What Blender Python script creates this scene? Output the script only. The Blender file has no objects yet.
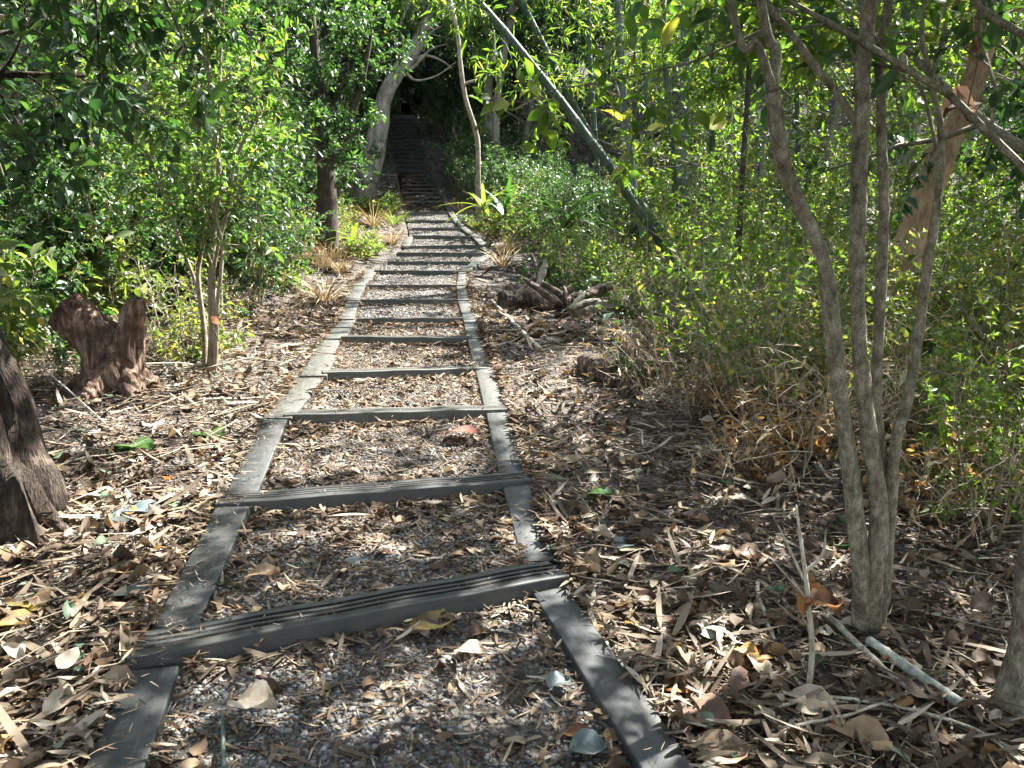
import bpy, math
import numpy as np
from mathutils import Vector

# ------------------------------------------------------------------ camera, sky, sun, exposure
sc = bpy.context.scene
C = sc.collection
F_PX, PITCH, CAM_Z = 760.0, math.radians(7.0), 1.45
cam = bpy.data.objects.new('camera', bpy.data.cameras.new('camera'))
C.objects.link(cam)
cam.location = (0, 0, CAM_Z)
cam.rotation_euler = (math.radians(90) - PITCH, 0, 0)
cam.data.sensor_width = 36
cam.data.lens = 36 * F_PX / 1024
cam.data.clip_start = 0.05
cam.data.clip_end = 600
sc.camera = cam

SUN_EL, SUN_AZ = math.radians(52), math.radians(52)      # azimuth measured from +Y (ahead) towards +X
w = bpy.data.worlds.new('World'); sc.world = w; w.use_nodes = True
nt = w.node_tree
sky = nt.nodes.new('ShaderNodeTexSky'); sky.sky_type = 'NISHITA'; sky.sun_disc = False
sky.sun_elevation = SUN_EL; sky.sun_rotation = SUN_AZ
hs = nt.nodes.new('ShaderNodeHueSaturation'); hs.inputs['Saturation'].default_value = .55   # blue muted so the sky fill is more neutral
nt.links.new(sky.outputs[0], hs.inputs['Color']); nt.links.new(hs.outputs[0], nt.nodes['Background'].inputs[0])
nt.nodes['Background'].inputs[1].default_value = 0.10
sun = bpy.data.objects.new('sun', bpy.data.lights.new('sun', 'SUN')); C.objects.link(sun)
sun.data.energy = 5.0; sun.data.angle = math.radians(0.55); sun.data.color = (1.0, 0.97, 0.90)
sd = Vector((math.sin(SUN_AZ) * math.cos(SUN_EL), math.cos(SUN_AZ) * math.cos(SUN_EL), math.sin(SUN_EL)))
sun.rotation_euler = sd.to_track_quat('Z', 'Y').to_euler()
sc.view_settings.view_transform = 'Standard'; sc.view_settings.look = 'None'
sc.view_settings.exposure = 2.88; sc.view_settings.gamma = 1
sc.render.engine = 'CYCLES'
cy = sc.cycles
cy.max_bounces = 6; cy.diffuse_bounces = 4; cy.glossy_bounces = 2; cy.transmission_bounces = 4
cy.caustics_reflective = False; cy.caustics_refractive = False
cy.use_denoising = True; cy.use_adaptive_sampling = True; cy.adaptive_threshold = 0.02
cy.sample_clamp_indirect = 4

# ------------------------------------------------------------------ small maths helpers
def A(*v): return np.array(v, float)
def unit(v):
    v = np.asarray(v, float)
    return v / np.maximum(np.linalg.norm(v, axis=-1, keepdims=True), 1e-9)
CP, SP = math.cos(PITCH), math.sin(PITCH)
def ray(px, py):
    u, v = (px - 512) / F_PX, (py - 384) / F_PX
    return A(u, CP - v * SP, -SP - v * CP)
def at(px, py, Y):
    """point seen at a photo pixel, Y metres ahead"""
    d = ray(px, py)
    return A(0, 0, CAM_Z) + d * (Y / d[1])
def at_z(px, py, z):
    d = ray(px, py)
    return A(0, 0, CAM_Z) + d * ((z - CAM_Z) / d[2])
def px_m(px, Y): return px * Y / F_PX

def _hash(ix, iy, iz, seed):
    h = (ix.astype(np.int64) * 374761393 + iy.astype(np.int64) * 668265263 + iz.astype(np.int64) * 2147483647 + seed * 974634777) & 0x7fffffff
    h = ((h ^ (h >> 13)) * 1274126177) & 0x7fffffff
    h = (h ^ (h >> 16)) & 0x7fffffff
    return (h % 65536) / 32767.5 - 1.0
def vnoise(p, seed=0):
    p = np.asarray(p, float); i = np.floor(p); f = p - i; f = f * f * (3 - 2 * f)
    r = 0
    for a in (0, 1):
        for b in (0, 1):
            for c in (0, 1):
                wgt = (f[..., 0] if a else 1 - f[..., 0]) * (f[..., 1] if b else 1 - f[..., 1]) * (f[..., 2] if c else 1 - f[..., 2])
                r = r + wgt * _hash(i[..., 0] + a, i[..., 1] + b, i[..., 2] + c, seed)
    return r
def noise2(x, y, s, seed=0):
    x, y = np.broadcast_arrays(np.asarray(x, float), np.asarray(y, float))
    return vnoise(np.stack([x * s, y * s, np.zeros_like(x) + 0.37], -1), seed)

# ------------------------------------------------------------------ mesh collector
TEMPL = {
    'diamond': (A((0, 0, 0), (.42, -.5, .10), (1, 0, -.12), (.42, .5, .10)).reshape(-1, 3), [(0, 1, 2), (0, 2, 3)]),
    'ovate': (A((0, 0, 0), (.22, -.36, .07), (.6, -.44, .04), (1, 0, -.20), (.6, .44, .04), (.22, .36, .07), (.5, 0, -.03)).reshape(-1, 3),
              [(0, 6, 2, 1), (6, 3, 2), (0, 5, 4, 6), (6, 4, 3)]),
}
def _strap(n=5, sag=.25, fold=.0):
    v, f = [], []
    for i in range(n + 1):
        a = i / n; wd = .5 * math.sin(math.pi * min(1, (a * .93 + .07))) ** .6 if i < n else .03
        v += [(a, -wd, fold - sag * a * a), (a, wd, fold - sag * a * a)]
        if i: k = 2 * i; f.append((k - 2, k - 1, k + 1, k))
    return A(*v).reshape(-1, 3), f
TEMPL['strap'] = _strap()
def _broad():
    v, f = [], []
    st = [(0, .05), (.12, .34), (.3, .5), (.52, .5), (.75, .34), (.92, .14), (1, .02)]
    for i, (a, wd) in enumerate(st):
        for j, b in enumerate((-1, -.5, 0, .5, 1)):
            v.append((a + .02 * math.sin(7 * a + 3 * b), b * wd * (1 + .08 * math.sin(9 * a + b)), .16 * b * b * wd * 2 + .10 * math.sin(5 * a + b * 2.2) - .15 * (a - .5) ** 2 + (.03 if j in (1, 3) else 0)))
    for i in range(6):
        for j in range(4):
            k = i * 5 + j; f.append((k, k + 1, k + 6, k + 5))
    return A(*v).reshape(-1, 3), f
TEMPL['broad'] = _broad()
def _ico():
    t = (1 + 5 ** .5) / 2
    v = unit(A((-1, t, 0), (1, t, 0), (-1, -t, 0), (1, -t, 0), (0, -1, t), (0, 1, t), (0, -1, -t), (0, 1, -t), (t, 0, -1), (t, 0, 1), (-t, 0, -1), (-t, 0, 1)).reshape(-1, 3))
    f = [(0, 11, 5), (0, 5, 1), (0, 1, 7), (0, 7, 10), (0, 10, 11), (1, 5, 9), (5, 11, 4), (11, 10, 2), (10, 7, 6), (7, 1, 8), (3, 9, 4), (3, 4, 2), (3, 2, 6), (3, 6, 8), (3, 8, 9), (4, 9, 5), (2, 4, 11), (6, 2, 10), (8, 6, 7), (9, 8, 1)]
    return v, f
ICO = _ico()

class MB:
    def __init__(s): s.v = []; s.q = []; s.t = []; s.n = 0
    def add(s, v, quads=(), tris=(), m=0):
        v = np.asarray(v, float).reshape(-1, 3); s.v.append(v)
        if len(quads): q = np.asarray(quads, np.int64) + s.n; s.q.append((q, m))
        if len(tris): t = np.asarray(tris, np.int64) + s.n; s.t.append((t, m))
        s.n += len(v)
    def inst(s, templ, P, D, N, L, W, curl=1.0, m=0):
        tv, tf = TEMPL[templ] if isinstance(templ, str) else templ
        P = np.asarray(P, float).reshape(-1, 3); n = len(P)
        if n == 0: return
        D = unit(D); S = unit(np.cross(D, N)); N = np.cross(S, D)
        L = np.broadcast_to(np.asarray(L, float), n)[:, None, None]; W = np.broadcast_to(np.asarray(W, float), n)[:, None, None]
        cu = np.broadcast_to(np.asarray(curl, float), n)[:, None, None]
        V = P[:, None] + tv[None, :, 0:1] * L * D[:, None] + tv[None, :, 1:2] * W * S[:, None] + tv[None, :, 2:3] * L * cu * N[:, None]
        off = (np.arange(n) * len(tv))[:, None, None]
        q = [f for f in tf if len(f) == 4]; t = [f for f in tf if len(f) == 3]
        s.add(V, (np.array(q)[None] + off).reshape(-1, 4) if q else (), (np.array(t)[None] + off).reshape(-1, 3) if t else (), m)
    def tube(s, pts, rad, sides=6, m=0, rough=0.0, seed=0, caps=True, ridge=1.0):
        pts = np.asarray(pts, float); n = len(pts); rad = np.broadcast_to(np.asarray(rad, float), n)
        T = np.gradient(pts, axis=0); T = unit(T)
        u = np.cross(T[0], (0, 0, 1.0) if abs(T[0][2]) < .9 else (1.0, 0, 0)); u = unit(u); U = []
        for i in range(n):
            u = unit(u - T[i] * np.dot(u, T[i])); U.append(u)
        U = np.array(U); Vv = np.cross(T, U)
        a = np.arange(sides) * 2 * math.pi / sides
        r = rad[:, None] * np.ones(sides)[None]
        if rough:
            ln = np.concatenate([[0], np.cumsum(np.linalg.norm(np.diff(pts, axis=0), axis=1))])
            rr = max(rad.mean(), 1e-4)
            pr = np.stack([np.cos(a)[None] * 2.2 * ridge + 0 * ln[:, None], np.sin(a)[None] * 2.2 * ridge + 0 * ln[:, None], (ln[:, None] / rr * .35) + 0 * a[None]], -1)
            r = r * (1 + rough * vnoise(pr, seed) + rough * .5 * vnoise(pr * 2.3, seed + 1))
        P = pts[:, None] + r[..., None] * (np.cos(a)[None, :, None] * U[:, None] + np.sin(a)[None, :, None] * Vv[:, None])
        i = np.arange(n - 1)[:, None]; j = np.arange(sides)[None]; j2 = (j + 1) % sides
        q = np.stack([i * sides + j, i * sides + j2, (i + 1) * sides + j2, (i + 1) * sides + j], -1).reshape(-1, 4)
        V = P.reshape(-1, 3); tr = []
        if caps:
            V = np.vstack([V, pts[:1], pts[-1:]]); k = n * sides
            tr = [(k, (jj + 1) % sides, jj) for jj in range(sides)] + [(k + 1, (n - 1) * sides + jj, (n - 1) * sides + (jj + 1) % sides) for jj in range(sides)]
        s.add(V, q, tr, m)
    def mesh(s, name, mats, smooth=False):
        me = bpy.data.meshes.new(name)
        V = np.vstack(s.v); me.vertices.add(len(V)); me.vertices.foreach_set('co', V.ravel())
        loops, starts, mi, c = [], [], [], 0
        for arrs, k in ((s.q, 4), (s.t, 3)):
            for f, m in arrs:
                loops.append(f.ravel()); starts.append(c + np.arange(len(f)) * k); mi.append(np.full(len(f), m)); c += f.size
        loops = np.concatenate(loops); starts = np.concatenate(starts); mi = np.concatenate(mi)
        me.loops.add(len(loops)); me.loops.foreach_set('vertex_index', loops)
        me.polygons.add(len(starts)); me.polygons.foreach_set('loop_start', starts)
        me.polygons.foreach_set('material_index', mi)
        me.update(calc_edges=True)
        if smooth: me.polygons.foreach_set('use_smooth', np.ones(len(starts), bool))
        for m in (mats if isinstance(mats, (list, tuple)) else [mats]): me.materials.append(m)
        return me
    def build(s, name, mats, parent=None, smooth=False):
        o = bpy.data.objects.new(name, s.mesh(name, mats, smooth)); C.objects.link(o)
        if parent: o.parent = parent
        return o

def smooth_path(pts, n):
    pts = np.asarray(pts, float); k = len(pts)
    if k < 3:
        t = np.linspace(0, 1, n)[:, None]; return pts[0] * (1 - t) + pts[-1] * t
    P = np.vstack([2 * pts[0] - pts[1], pts, 2 * pts[-1] - pts[-2]]); out = []
    for x in np.linspace(0, k - 1 - 1e-6, n):
        i = int(x); f = x - i; p0, p1, p2, p3 = P[i:i + 4]
        out.append(.5 * (2 * p1 + (p2 - p0) * f + (2 * p0 - 5 * p1 + 4 * p2 - p3) * f * f + (3 * p1 - p0 - 3 * p2 + p3) * f ** 3))
    return np.array(out)
def smooth_rad(r, n): return np.interp(np.linspace(0, len(r) - 1, n), np.arange(len(r)), r)

def tag(o, label=None, cat=None, group=None, kind=None):
    if label: o['label'] = label
    if cat: o['category'] = cat
    if group: o['group'] = group
    if kind: o['kind'] = kind
    return o
def empty(name, loc, label=None, cat=None, group=None):
    o = bpy.data.objects.new(name, None); C.objects.link(o); o.location = loc; o.empty_display_size = .1
    return tag(o, label, cat, group)
def copy_tree(o, parent=None):
    c = o.copy(); C.objects.link(c)
    if parent: c.parent = parent
    for ch in list(o.children): copy_tree(ch, c)
    return c

# ------------------------------------------------------------------ materials
def nodes(name):
    m = bpy.data.materials.new(name); m.use_nodes = True
    return m, m.node_tree, m.node_tree.nodes['Principled BSDF'], m.node_tree.links
def ramp(ntr, stops, interp='LINEAR'):
    r = ntr.nodes.new('ShaderNodeValToRGB'); cr = r.color_ramp; cr.interpolation = interp
    while len(cr.elements) < len(stops): cr.elements.new(.5)
    for e, (p, c) in zip(cr.elements, stops): e.position = p; e.color = (*c, 1)
    return r
def leaf_mat(name, stops, rough=.4, trans=.4, tint=(1.7, 1.8, .68), spec=.5):
    m, t, b, L = nodes(name)
    g = t.nodes.new('ShaderNodeNewGeometry'); r = ramp(t, stops); L.new(g.outputs['Random Per Island'], r.inputs[0])
    L.new(r.outputs[0], b.inputs['Base Color']); b.inputs['Roughness'].default_value = rough
    b.inputs['Specular IOR Level'].default_value = spec
    if trans:
        tr = t.nodes.new('ShaderNodeBsdfTranslucent'); mx = t.nodes.new('ShaderNodeMixShader'); mul = t.nodes.new('ShaderNodeMix')
        mul.data_type = 'RGBA'; mul.blend_type = 'MULTIPLY'; mul.inputs['Factor'].default_value = 1
        L.new(r.outputs[0], mul.inputs['A']); mul.inputs['B'].default_value = (*tint, 1); mul.clamp_result = False
        L.new(mul.outputs['Result'], tr.inputs[0])
        mx.inputs[0].default_value = trans
        L.new(b.outputs[0], mx.inputs[1]); L.new(tr.outputs[0], mx.inputs[2])
        L.new(mx.outputs[0], t.nodes['Material Output'].inputs[0])
    return m
def bark_mat(name, c1, c2, c3, scale=14, stretch=.25, rough=.85, bump=.6, dist=.01):
    m, t, b, L = nodes(name)
    tc = t.nodes.new('ShaderNodeTexCoord'); mp = t.nodes.new('ShaderNodeMapping'); mp.inputs['Scale'].default_value = (1, 1, stretch)
    L.new(tc.outputs['Object'], mp.inputs[0])
    n = t.nodes.new('ShaderNodeTexNoise'); n.inputs['Scale'].default_value = scale; n.inputs['Detail'].default_value = 8; n.inputs['Roughness'].default_value = .65
    L.new(mp.outputs[0], n.inputs[0])
    n2 = t.nodes.new('ShaderNodeTexNoise'); n2.inputs['Scale'].default_value = scale * .35; n2.inputs['Detail'].default_value = 5
    L.new(tc.outputs['Object'], n2.inputs[0])
    mixf = t.nodes.new('ShaderNodeMath'); mixf.operation = 'MULTIPLY_ADD'; mixf.inputs[1].default_value = .6; 
    L.new(n.outputs[0], mixf.inputs[0])
    m2 = t.nodes.new('ShaderNodeMath'); m2.operation = 'MULTIPLY'; m2.inputs[1].default_value = .4; L.new(n2.outputs[0], m2.inputs[0]); L.new(m2.outputs[0], mixf.inputs[2])
    r = ramp(t, [(.34, c1), (.5, c2), (.64, c3)]); L.new(mixf.outputs[0], r.inputs[0]); L.new(r.outputs[0], b.inputs['Base Color'])
    b.inputs['Roughness'].default_value = rough
    bp = t.nodes.new('ShaderNodeBump'); bp.inputs['Strength'].default_value = bump; bp.inputs['Distance'].default_value = dist
    n3 = t.nodes.new('ShaderNodeTexNoise'); n3.inputs['Scale'].default_value = scale * 5; n3.inputs['Detail'].default_value = 4; L.new(mp.outputs[0], n3.inputs[0])
    ad = t.nodes.new('ShaderNodeMath'); ad.operation = 'MULTIPLY_ADD'; ad.inputs[1].default_value = .4; L.new(n3.outputs[0], ad.inputs[0]); L.new(n.outputs[0], ad.inputs[2])
    L.new(ad.outputs[0], bp.inputs['Height']); L.new(bp.outputs[0], b.inputs['Normal'])
    fm = t.nodes.new('ShaderNodeMix'); fm.data_type = 'RGBA'; fm.blend_type = 'MULTIPLY'; fm.inputs['Factor'].default_value = .55; r4 = ramp(t, [(.35, (.35, .33, .3)), (.6, (1.15, 1.15, 1.15))]); L.new(n3.outputs[0], r4.inputs[0])
    L.new(r.outputs[0], fm.inputs['A']); L.new(r4.outputs[0], fm.inputs['B']); L.new(fm.outputs['Result'], b.inputs['Base Color'])
    b.inputs['Specular IOR Level'].default_value = .3
    return m
def litter_mat(name, stops, rough=.75, trans=.15):
    return leaf_mat(name, stops, rough, trans, (1.2, 1.0, .7), .3)

G = {}
G['sapling'] = leaf_mat('leaf_sapling', [(0, (.045, .10, .028)), (.5, (.08, .155, .04)), (.85, (.12, .19, .055)), (.97, (.2, .22, .06)), (1, (.35, .28, .05))], .35, .45)
G['glossy'] = leaf_mat('leaf_glossy', [(0, (.022, .06, .025)), (.6, (.045, .105, .038)), (1, (.09, .15, .05))], .42, .35, spec=.6)
G['dark'] = leaf_mat('leaf_dark', [(0, (.014, .042, .018)), (.6, (.03, .075, .028)), (1, (.055, .11, .035))], .42, .33, spec=.5)
G['bright'] = leaf_mat('leaf_bright', [(0, (.05, .10, .025)), (.5, (.09, .16, .03)), (.9, (.15, .2, .05)), (1, (.33, .28, .08))], .4, .58)
G['olive'] = leaf_mat('leaf_olive', [(0, (.055, .085, .025)), (.5, (.10, .14, .04)), (.85, (.16, .18, .065)), (1, (.3, .2, .09))], .45, .52)
G['dry'] = leaf_mat('leaf_dry', [(0, (.12, .07, .035)), (.35, (.27, .16, .06)), (.7, (.4, .26, .1)), (1, (.46, .36, .2))], .6, .4, (1.3, 1.0, .6))
G['straw'] = litter_mat('straw', [(0, (.16, .11, .06)), (.5, (.3, .23, .13)), (1, (.45, .37, .24))])
G['twig'] = litter_mat('twig', [(0, (.09, .07, .05)), (.5, (.22, .18, .13)), (1, (.4, .35, .28))], trans=0)
G['litter'] = litter_mat('litter', [(0, (.03, .019, .012)), (.3, (.075, .046, .028)), (.55, (.125, .08, .048)), (.75, (.19, .132, .082)), (.9, (.27, .205, .135)), (1, (.42, .36, .27))])
G['litter_strap'] = litter_mat('litter_strap', [(0, (.04, .028, .018)), (.4, (.11, .082, .055)), (.75, (.2, .158, .112)), (1, (.38, .335, .27))])
G['litter_green'] = litter_mat('litter_green', [(0, (.03, .06, .03)), (.6, (.09, .13, .08)), (1, (.2, .24, .18))])
G['gravel'] = leaf_mat('gravel', [(0, (.04, .042, .043)), (.5, (.09, .09, .088)), (.85, (.16, .157, .15)), (1, (.3, .29, .27))], .75, 0)
G['bark_grey'] = bark_mat('bark_grey', (.06, .055, .038), (.20, .182, .13), (.38, .36, .27), 55, .5, bump=1.0, dist=.012)
G['bark_dark'] = bark_mat('bark_dark', (.02, .015, .012), (.05, .038, .028), (.09, .07, .052), 30, .3)
G['bark_pale'] = bark_mat('bark_pale', (.1, .085, .065), (.24, .21, .17), (.38, .35, .3), 12, .25)
G['bark_tan'] = bark_mat('bark_tan', (.14, .09, .05), (.28, .19, .11), (.42, .31, .19), 10, .3)
G['bark_sap'] = bark_mat('bark_sap', (.12, .09, .06), (.24, .2, .14), (.36, .32, .25), 30, .3)
G['stump_wood'] = bark_mat('stump_wood', (.02, .011, .008), (.12, .072, .05), (.34, .245, .19), 34, .18, rough=.9, bump=1.0, dist=.03)
G['root_wood'] = bark_mat('root_wood', (.008, .006, .005), (.05, .037, .028), (.17, .13, .1), 26, .14, rough=.9, bump=1.0, dist=.04)
G['wood_old'] = bark_mat('wood_old', (.014, .010, .008), (.08, .058, .045), (.27, .21, .17), 34, .18, rough=.9, bump=1.0, dist=.03)
G['culm'] = bark_mat('culm', (.025, .045, .025), (.04, .07, .04), (.08, .11, .07), 6, .2, rough=.62, bump=.05)
G['culm_pale'] = bark_mat('culm_pale', (.06, .085, .065), (.11, .14, .11), (.2, .23, .19), 6, .2, rough=.6, bump=.05)
G['pole'] = bark_mat('pole', (.16, .18, .15), (.27, .29, .25), (.4, .41, .36), 9, .3, rough=.6, bump=.2)
G['pale_stick'] = bark_mat('pale_stick', (.22, .19, .14), (.36, .33, .26), (.5, .48, .42), 30, .3)

G['pale_twig'] = litter_mat('pale_twig', [(0, (.2, .16, .11)), (.6, (.36, .31, .23)), (1, (.5, .45, .36))], trans=0)
def soil_mat():
    m, t, b, L = nodes('soil')
    tc = t.nodes.new('ShaderNodeTexCoord')
    n = t.nodes.new('ShaderNodeTexNoise'); n.inputs['Scale'].default_value = 9; n.inputs['Detail'].default_value = 12; n.inputs['Roughness'].default_value = .7
    v = t.nodes.new('ShaderNodeTexVoronoi'); v.inputs['Scale'].default_value = 45
    L.new(tc.outputs['Object'], n.inputs[0]); L.new(tc.outputs['Object'], v.inputs[0])
    r = ramp(t, [(.3, (.03, .02, .014)), (.5, (.085, .06, .042)), (.62, (.15, .11, .075)), (.75, (.24, .19, .14))]); L.new(n.outputs[0], r.inputs[0])
    mx = t.nodes.new('ShaderNodeMix'); mx.data_type = 'RGBA'; mx.blend_type = 'OVERLAY'; mx.inputs['Factor'].default_value = .45
    gy = t.nodes.new('ShaderNodeRGBToBW'); L.new(v.outputs['Color'], gy.inputs[0]); L.new(r.outputs[0], mx.inputs['A']); L.new(gy.outputs[0], mx.inputs['B'])
    bw = t.nodes.new('ShaderNodeHueSaturation'); bw.inputs['Saturation'].default_value = .5; L.new(mx.outputs['Result'], bw.inputs['Color'])
    L.new(bw.outputs[0], b.inputs['Base Color']); b.inputs['Roughness'].default_value = .95
    bp = t.nodes.new('ShaderNodeBump'); bp.inputs['Strength'].default_value = 1; bp.inputs['Distance'].default_value = .03
    ad = t.nodes.new('ShaderNodeMath'); ad.operation = 'ADD'; L.new(n.outputs[0], ad.inputs[0]); L.new(v.outputs['Distance'], ad.inputs[1])
    L.new(ad.outputs[0], bp.inputs['Height']); L.new(bp.outputs[0], b.inputs['Normal'])
    return m
G['soil'] = soil_mat()
def timber_mat(name='grey_timber', lift=1.0, brown=0):
    m, t, b, L = nodes(name)
    tc = t.nodes.new('ShaderNodeTexCoord'); mp = t.nodes.new('ShaderNodeMapping'); mp.inputs['Scale'].default_value = (2, 60, 60)
    L.new(tc.outputs['Object'], mp.inputs[0])
    n = t.nodes.new('ShaderNodeTexNoise'); n.inputs['Scale'].default_value = 2; n.inputs['Detail'].default_value = 6; L.new(mp.outputs[0], n.inputs[0])
    d = t.nodes.new('ShaderNodeTexNoise'); d.inputs['Scale'].default_value = 7; d.inputs['Detail'].default_value = 9; d.inputs['Roughness'].default_value = .7
    L.new(tc.outputs['Object'], d.inputs[0])
    r = ramp(t, [(.3, (.013 * lift + brown * .8, .016 * lift + brown * .5, .017 * lift)), (.5, (.022 * lift + brown, .026 * lift + brown * .6, .026 * lift)), (.72, (.036 * lift + brown, .040 * lift + brown * .7, .039 * lift))]); L.new(n.outputs[0], r.inputs[0])
    r2 = ramp(t, [(.45, (0, 0, 0)), (.62, (.75, .75, .75))]); L.new(d.outputs[0], r2.inputs[0])
    mx = t.nodes.new('ShaderNodeMix'); mx.data_type = 'RGBA'; L.new(r2.outputs[0], mx.inputs['Factor'])
    oi = t.nodes.new('ShaderNodeObjectInfo'); r3 = ramp(t, [(0, (.03, .031, .03)), (.5, (.055, .049, .042)), (1, (.038, .037, .034))]); L.new(oi.outputs['Random'], r3.inputs[0])
    L.new(r.outputs[0], mx.inputs['A']); L.new(r3.outputs[0], mx.inputs['B'])
    L.new(mx.outputs['Result'], b.inputs['Base Color'])
    rr = t.nodes.new('ShaderNodeMapRange'); rr.inputs['To Min'].default_value = .38; rr.inputs['To Max'].default_value = .8; L.new(d.outputs[0], rr.inputs[0]); L.new(rr.outputs[0], b.inputs['Roughness'])
    bp = t.nodes.new('ShaderNodeBump'); bp.inputs['Strength'].default_value = .15; bp.inputs['Distance'].default_value = .003; L.new(n.outputs[0], bp.inputs['Height']); L.new(bp.outputs[0], b.inputs['Normal'])
    return m
G['timber'] = timber_mat(); G['timber_pale'] = timber_mat('pale_brown_timber', 1.9, .018)  # second timber is a paler, browner copy for the middle of the path
G['groove_shade'] = leaf_mat('groove_shade', [(0, (.008, .007, .006)), (1, (.012, .010, .008))], .95, 0)  # near-black colour inside the grooves, painted in to stand for their shade

# ------------------------------------------------------------------ path geometry, laid out from the photograph
GY = [-20, 0, 11, 21, 26.2, 31, 60, 120]
GZ = [0, 0, 1.65, 3.85, 5.41, 8.3, 22, 45]
def g(y): return np.interp(y, GY, GZ)
CROSS_PX = [((127, 661), (566, 578)), ((215, 505), (530, 481)), ((263, 417), (508, 410)), ((299, 375), (493, 367)), ((322, 341), (483, 335)),
            ((340, 320), (477, 317)), ((346, 301), (470, 299)), ((354, 286), (467, 284)), ((366, 272), (468, 270)), ((380, 263), (480, 260)),
            ((390, 254), (494, 252)), ((400, 246), (489, 245)), ((406, 237), (479, 235)), ((406, 229), (468, 227)), ((404, 221), (460, 220)),
            ((403, 212), (454, 212)), ((402, 201), (449, 201))]
def cross_world(pl, pr):
    mx, my = (pl[0] + pr[0]) / 2, (pl[1] + pr[1]) / 2
    d = ray(mx, my); lo, hi = .5, 80.0
    for _ in range(60):
        t = (lo + hi) / 2
        if CAM_Z + d[2] * t > g(d[1] * t): lo = t
        else: hi = t
    z = CAM_Z + d[2] * lo
    if my < 345:   # ends level; nearly at the horizon so use the same distance
        return at(*pl, d[1] * lo) * A(1, 1, 0) + A(0, 0, z), at(*pr, d[1] * lo) * A(1, 1, 0) + A(0, 0, z)
    return at_z(*pl, z), at_z(*pr, z)
X = [(A(-.80, .55, .13), A(.80, .60, .13))]
for pl, pr in CROSS_PX: X.append(cross_world(pl, pr))
def lerp_cross(a, b, ys, zf=None):
    out = []
    for y in ys:
        t = (y - a[1][1]) / (b[1][1] - a[1][1])
        l = a[0] * (1 - t) + b[0] * t; r = a[1] * (1 - t) + b[1] * t
        z = float(g(y)); out.append((A(l[0], y, z), A(r[0], y, z)))
    return out
last = X[-1]
topA = (at(396, 173, 26.2), at(433, 173, 26.2)); topB = (at(382, 118, 31), at(415, 118, 31))
X += lerp_cross(last, topA, np.linspace(last[1][1], 26.2, 9)[1:])
n_lower = len(X)
X += lerp_cross(topA, topB, np.linspace(26.2, 31, 15)[1:])
LY = np.array([p[0][1] for p in X]); LX = np.array([p[0][0] for p in X]); RY = np.array([p[1][1] for p in X]); RX = np.array([p[1][0] for p in X]); KZ = np.array([p[0][2] for p in X])
def xL(y): return np.interp(y, LY, LX)
def xR(y): return np.interp(y, RY, RX)
def H(x, y):
    x, y = np.broadcast_arrays(np.asarray(x, float), np.asarray(y, float))
    l, r = xL(y), xR(y); dl, dr = l - x, x - r
    base = g(y) - .035
    edge = np.where(x < (l + r) / 2, np.interp(y, LY, KZ), np.interp(y, RY, KZ)) - .055
    d = np.maximum(np.maximum(dl, dr), 0)
    k = np.exp(-d / .5)
    z = edge * k + base * (1 - k)
    z = z + np.where(dr > 0, -.14 * (1 - np.exp(-dr / 1.2)) + .28 * np.maximum(dr - 7, 0), 0)
    z = z + np.where(dl > 0, .05 * (1 - np.exp(-dl / 1.0)) + .30 * np.maximum(dl - 3.2, 0), 0)
    z = z + (1 - k) * (.07 * noise2(x, y, .8, 3) + .035 * noise2(x, y, 3.1, 4)) + .012 * noise2(x, y, 9, 5) * (1 - .5 * k)
    return z
def on_ground(px, py):
    d = ray(px, py); t = .5; prev = t
    while t < 90:
        p = A(0, 0, CAM_Z) + d * t
        if p[2] < float(H(p[0], p[1])): break
        prev = t; t += .04
    p = A(0, 0, CAM_Z) + d * prev; p[2] = float(H(p[0], p[1])); return p

# ------------------------------------------------------------------ setting: ground and path
def offs():
    o = [0]; s = .05
    while o[-1] < 70: o.append(o[-1] + s); s = min(s * 1.055, 2.0)
    return np.array(o)
off = offs()
ys = [-6.0]; 
while ys[-1] < 110: ys.append(ys[-1] + (.06 if 1 < ys[-1] < 7 else .15 if ys[-1] < 14 and ys[-1] > 0 else .3 if ys[-1] < 34 else 1.5))
ys = np.array(ys)
cols = []
for o_ in off[::-1]: cols.append(('L', o_))
cols += [('M', .09), ('M', .5), ('N', .09)]
for o_ in off: cols.append(('R', o_))
gx = np.zeros((len(ys), len(cols))); gz = np.zeros_like(gx)
for j, (k, o_) in enumerate(cols):
    if k == 'L': x = xL(ys) - o_ + .03
    elif k == 'R': x = xR(ys) + o_ - .03
    elif k == 'M' and o_ < .3: x = xL(ys) + .09
    elif k == 'M': x = (xL(ys) + xR(ys)) / 2
    else: x = xR(ys) - .09
    gx[:, j] = x
    gz[:, j] = H(x, ys) - (0 if k in 'LR' else .45)
mb = MB(); nr, nc = gx.shape
i = np.arange(nr - 1)[:, None]; j = np.arange(nc - 1)[None]
mb.add(np.stack([gx, np.repeat(ys[:, None], nc, 1), gz], -1), np.stack([i * nc + j, i * nc + j + 1, (i + 1) * nc + j + 1, (i + 1) * nc + j], -1).reshape(-1, 4))
tag(mb.build('ground', G['soil'], smooth=True), kind='structure', label='forest floor of brown soil rising beside the stepped path')

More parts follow.
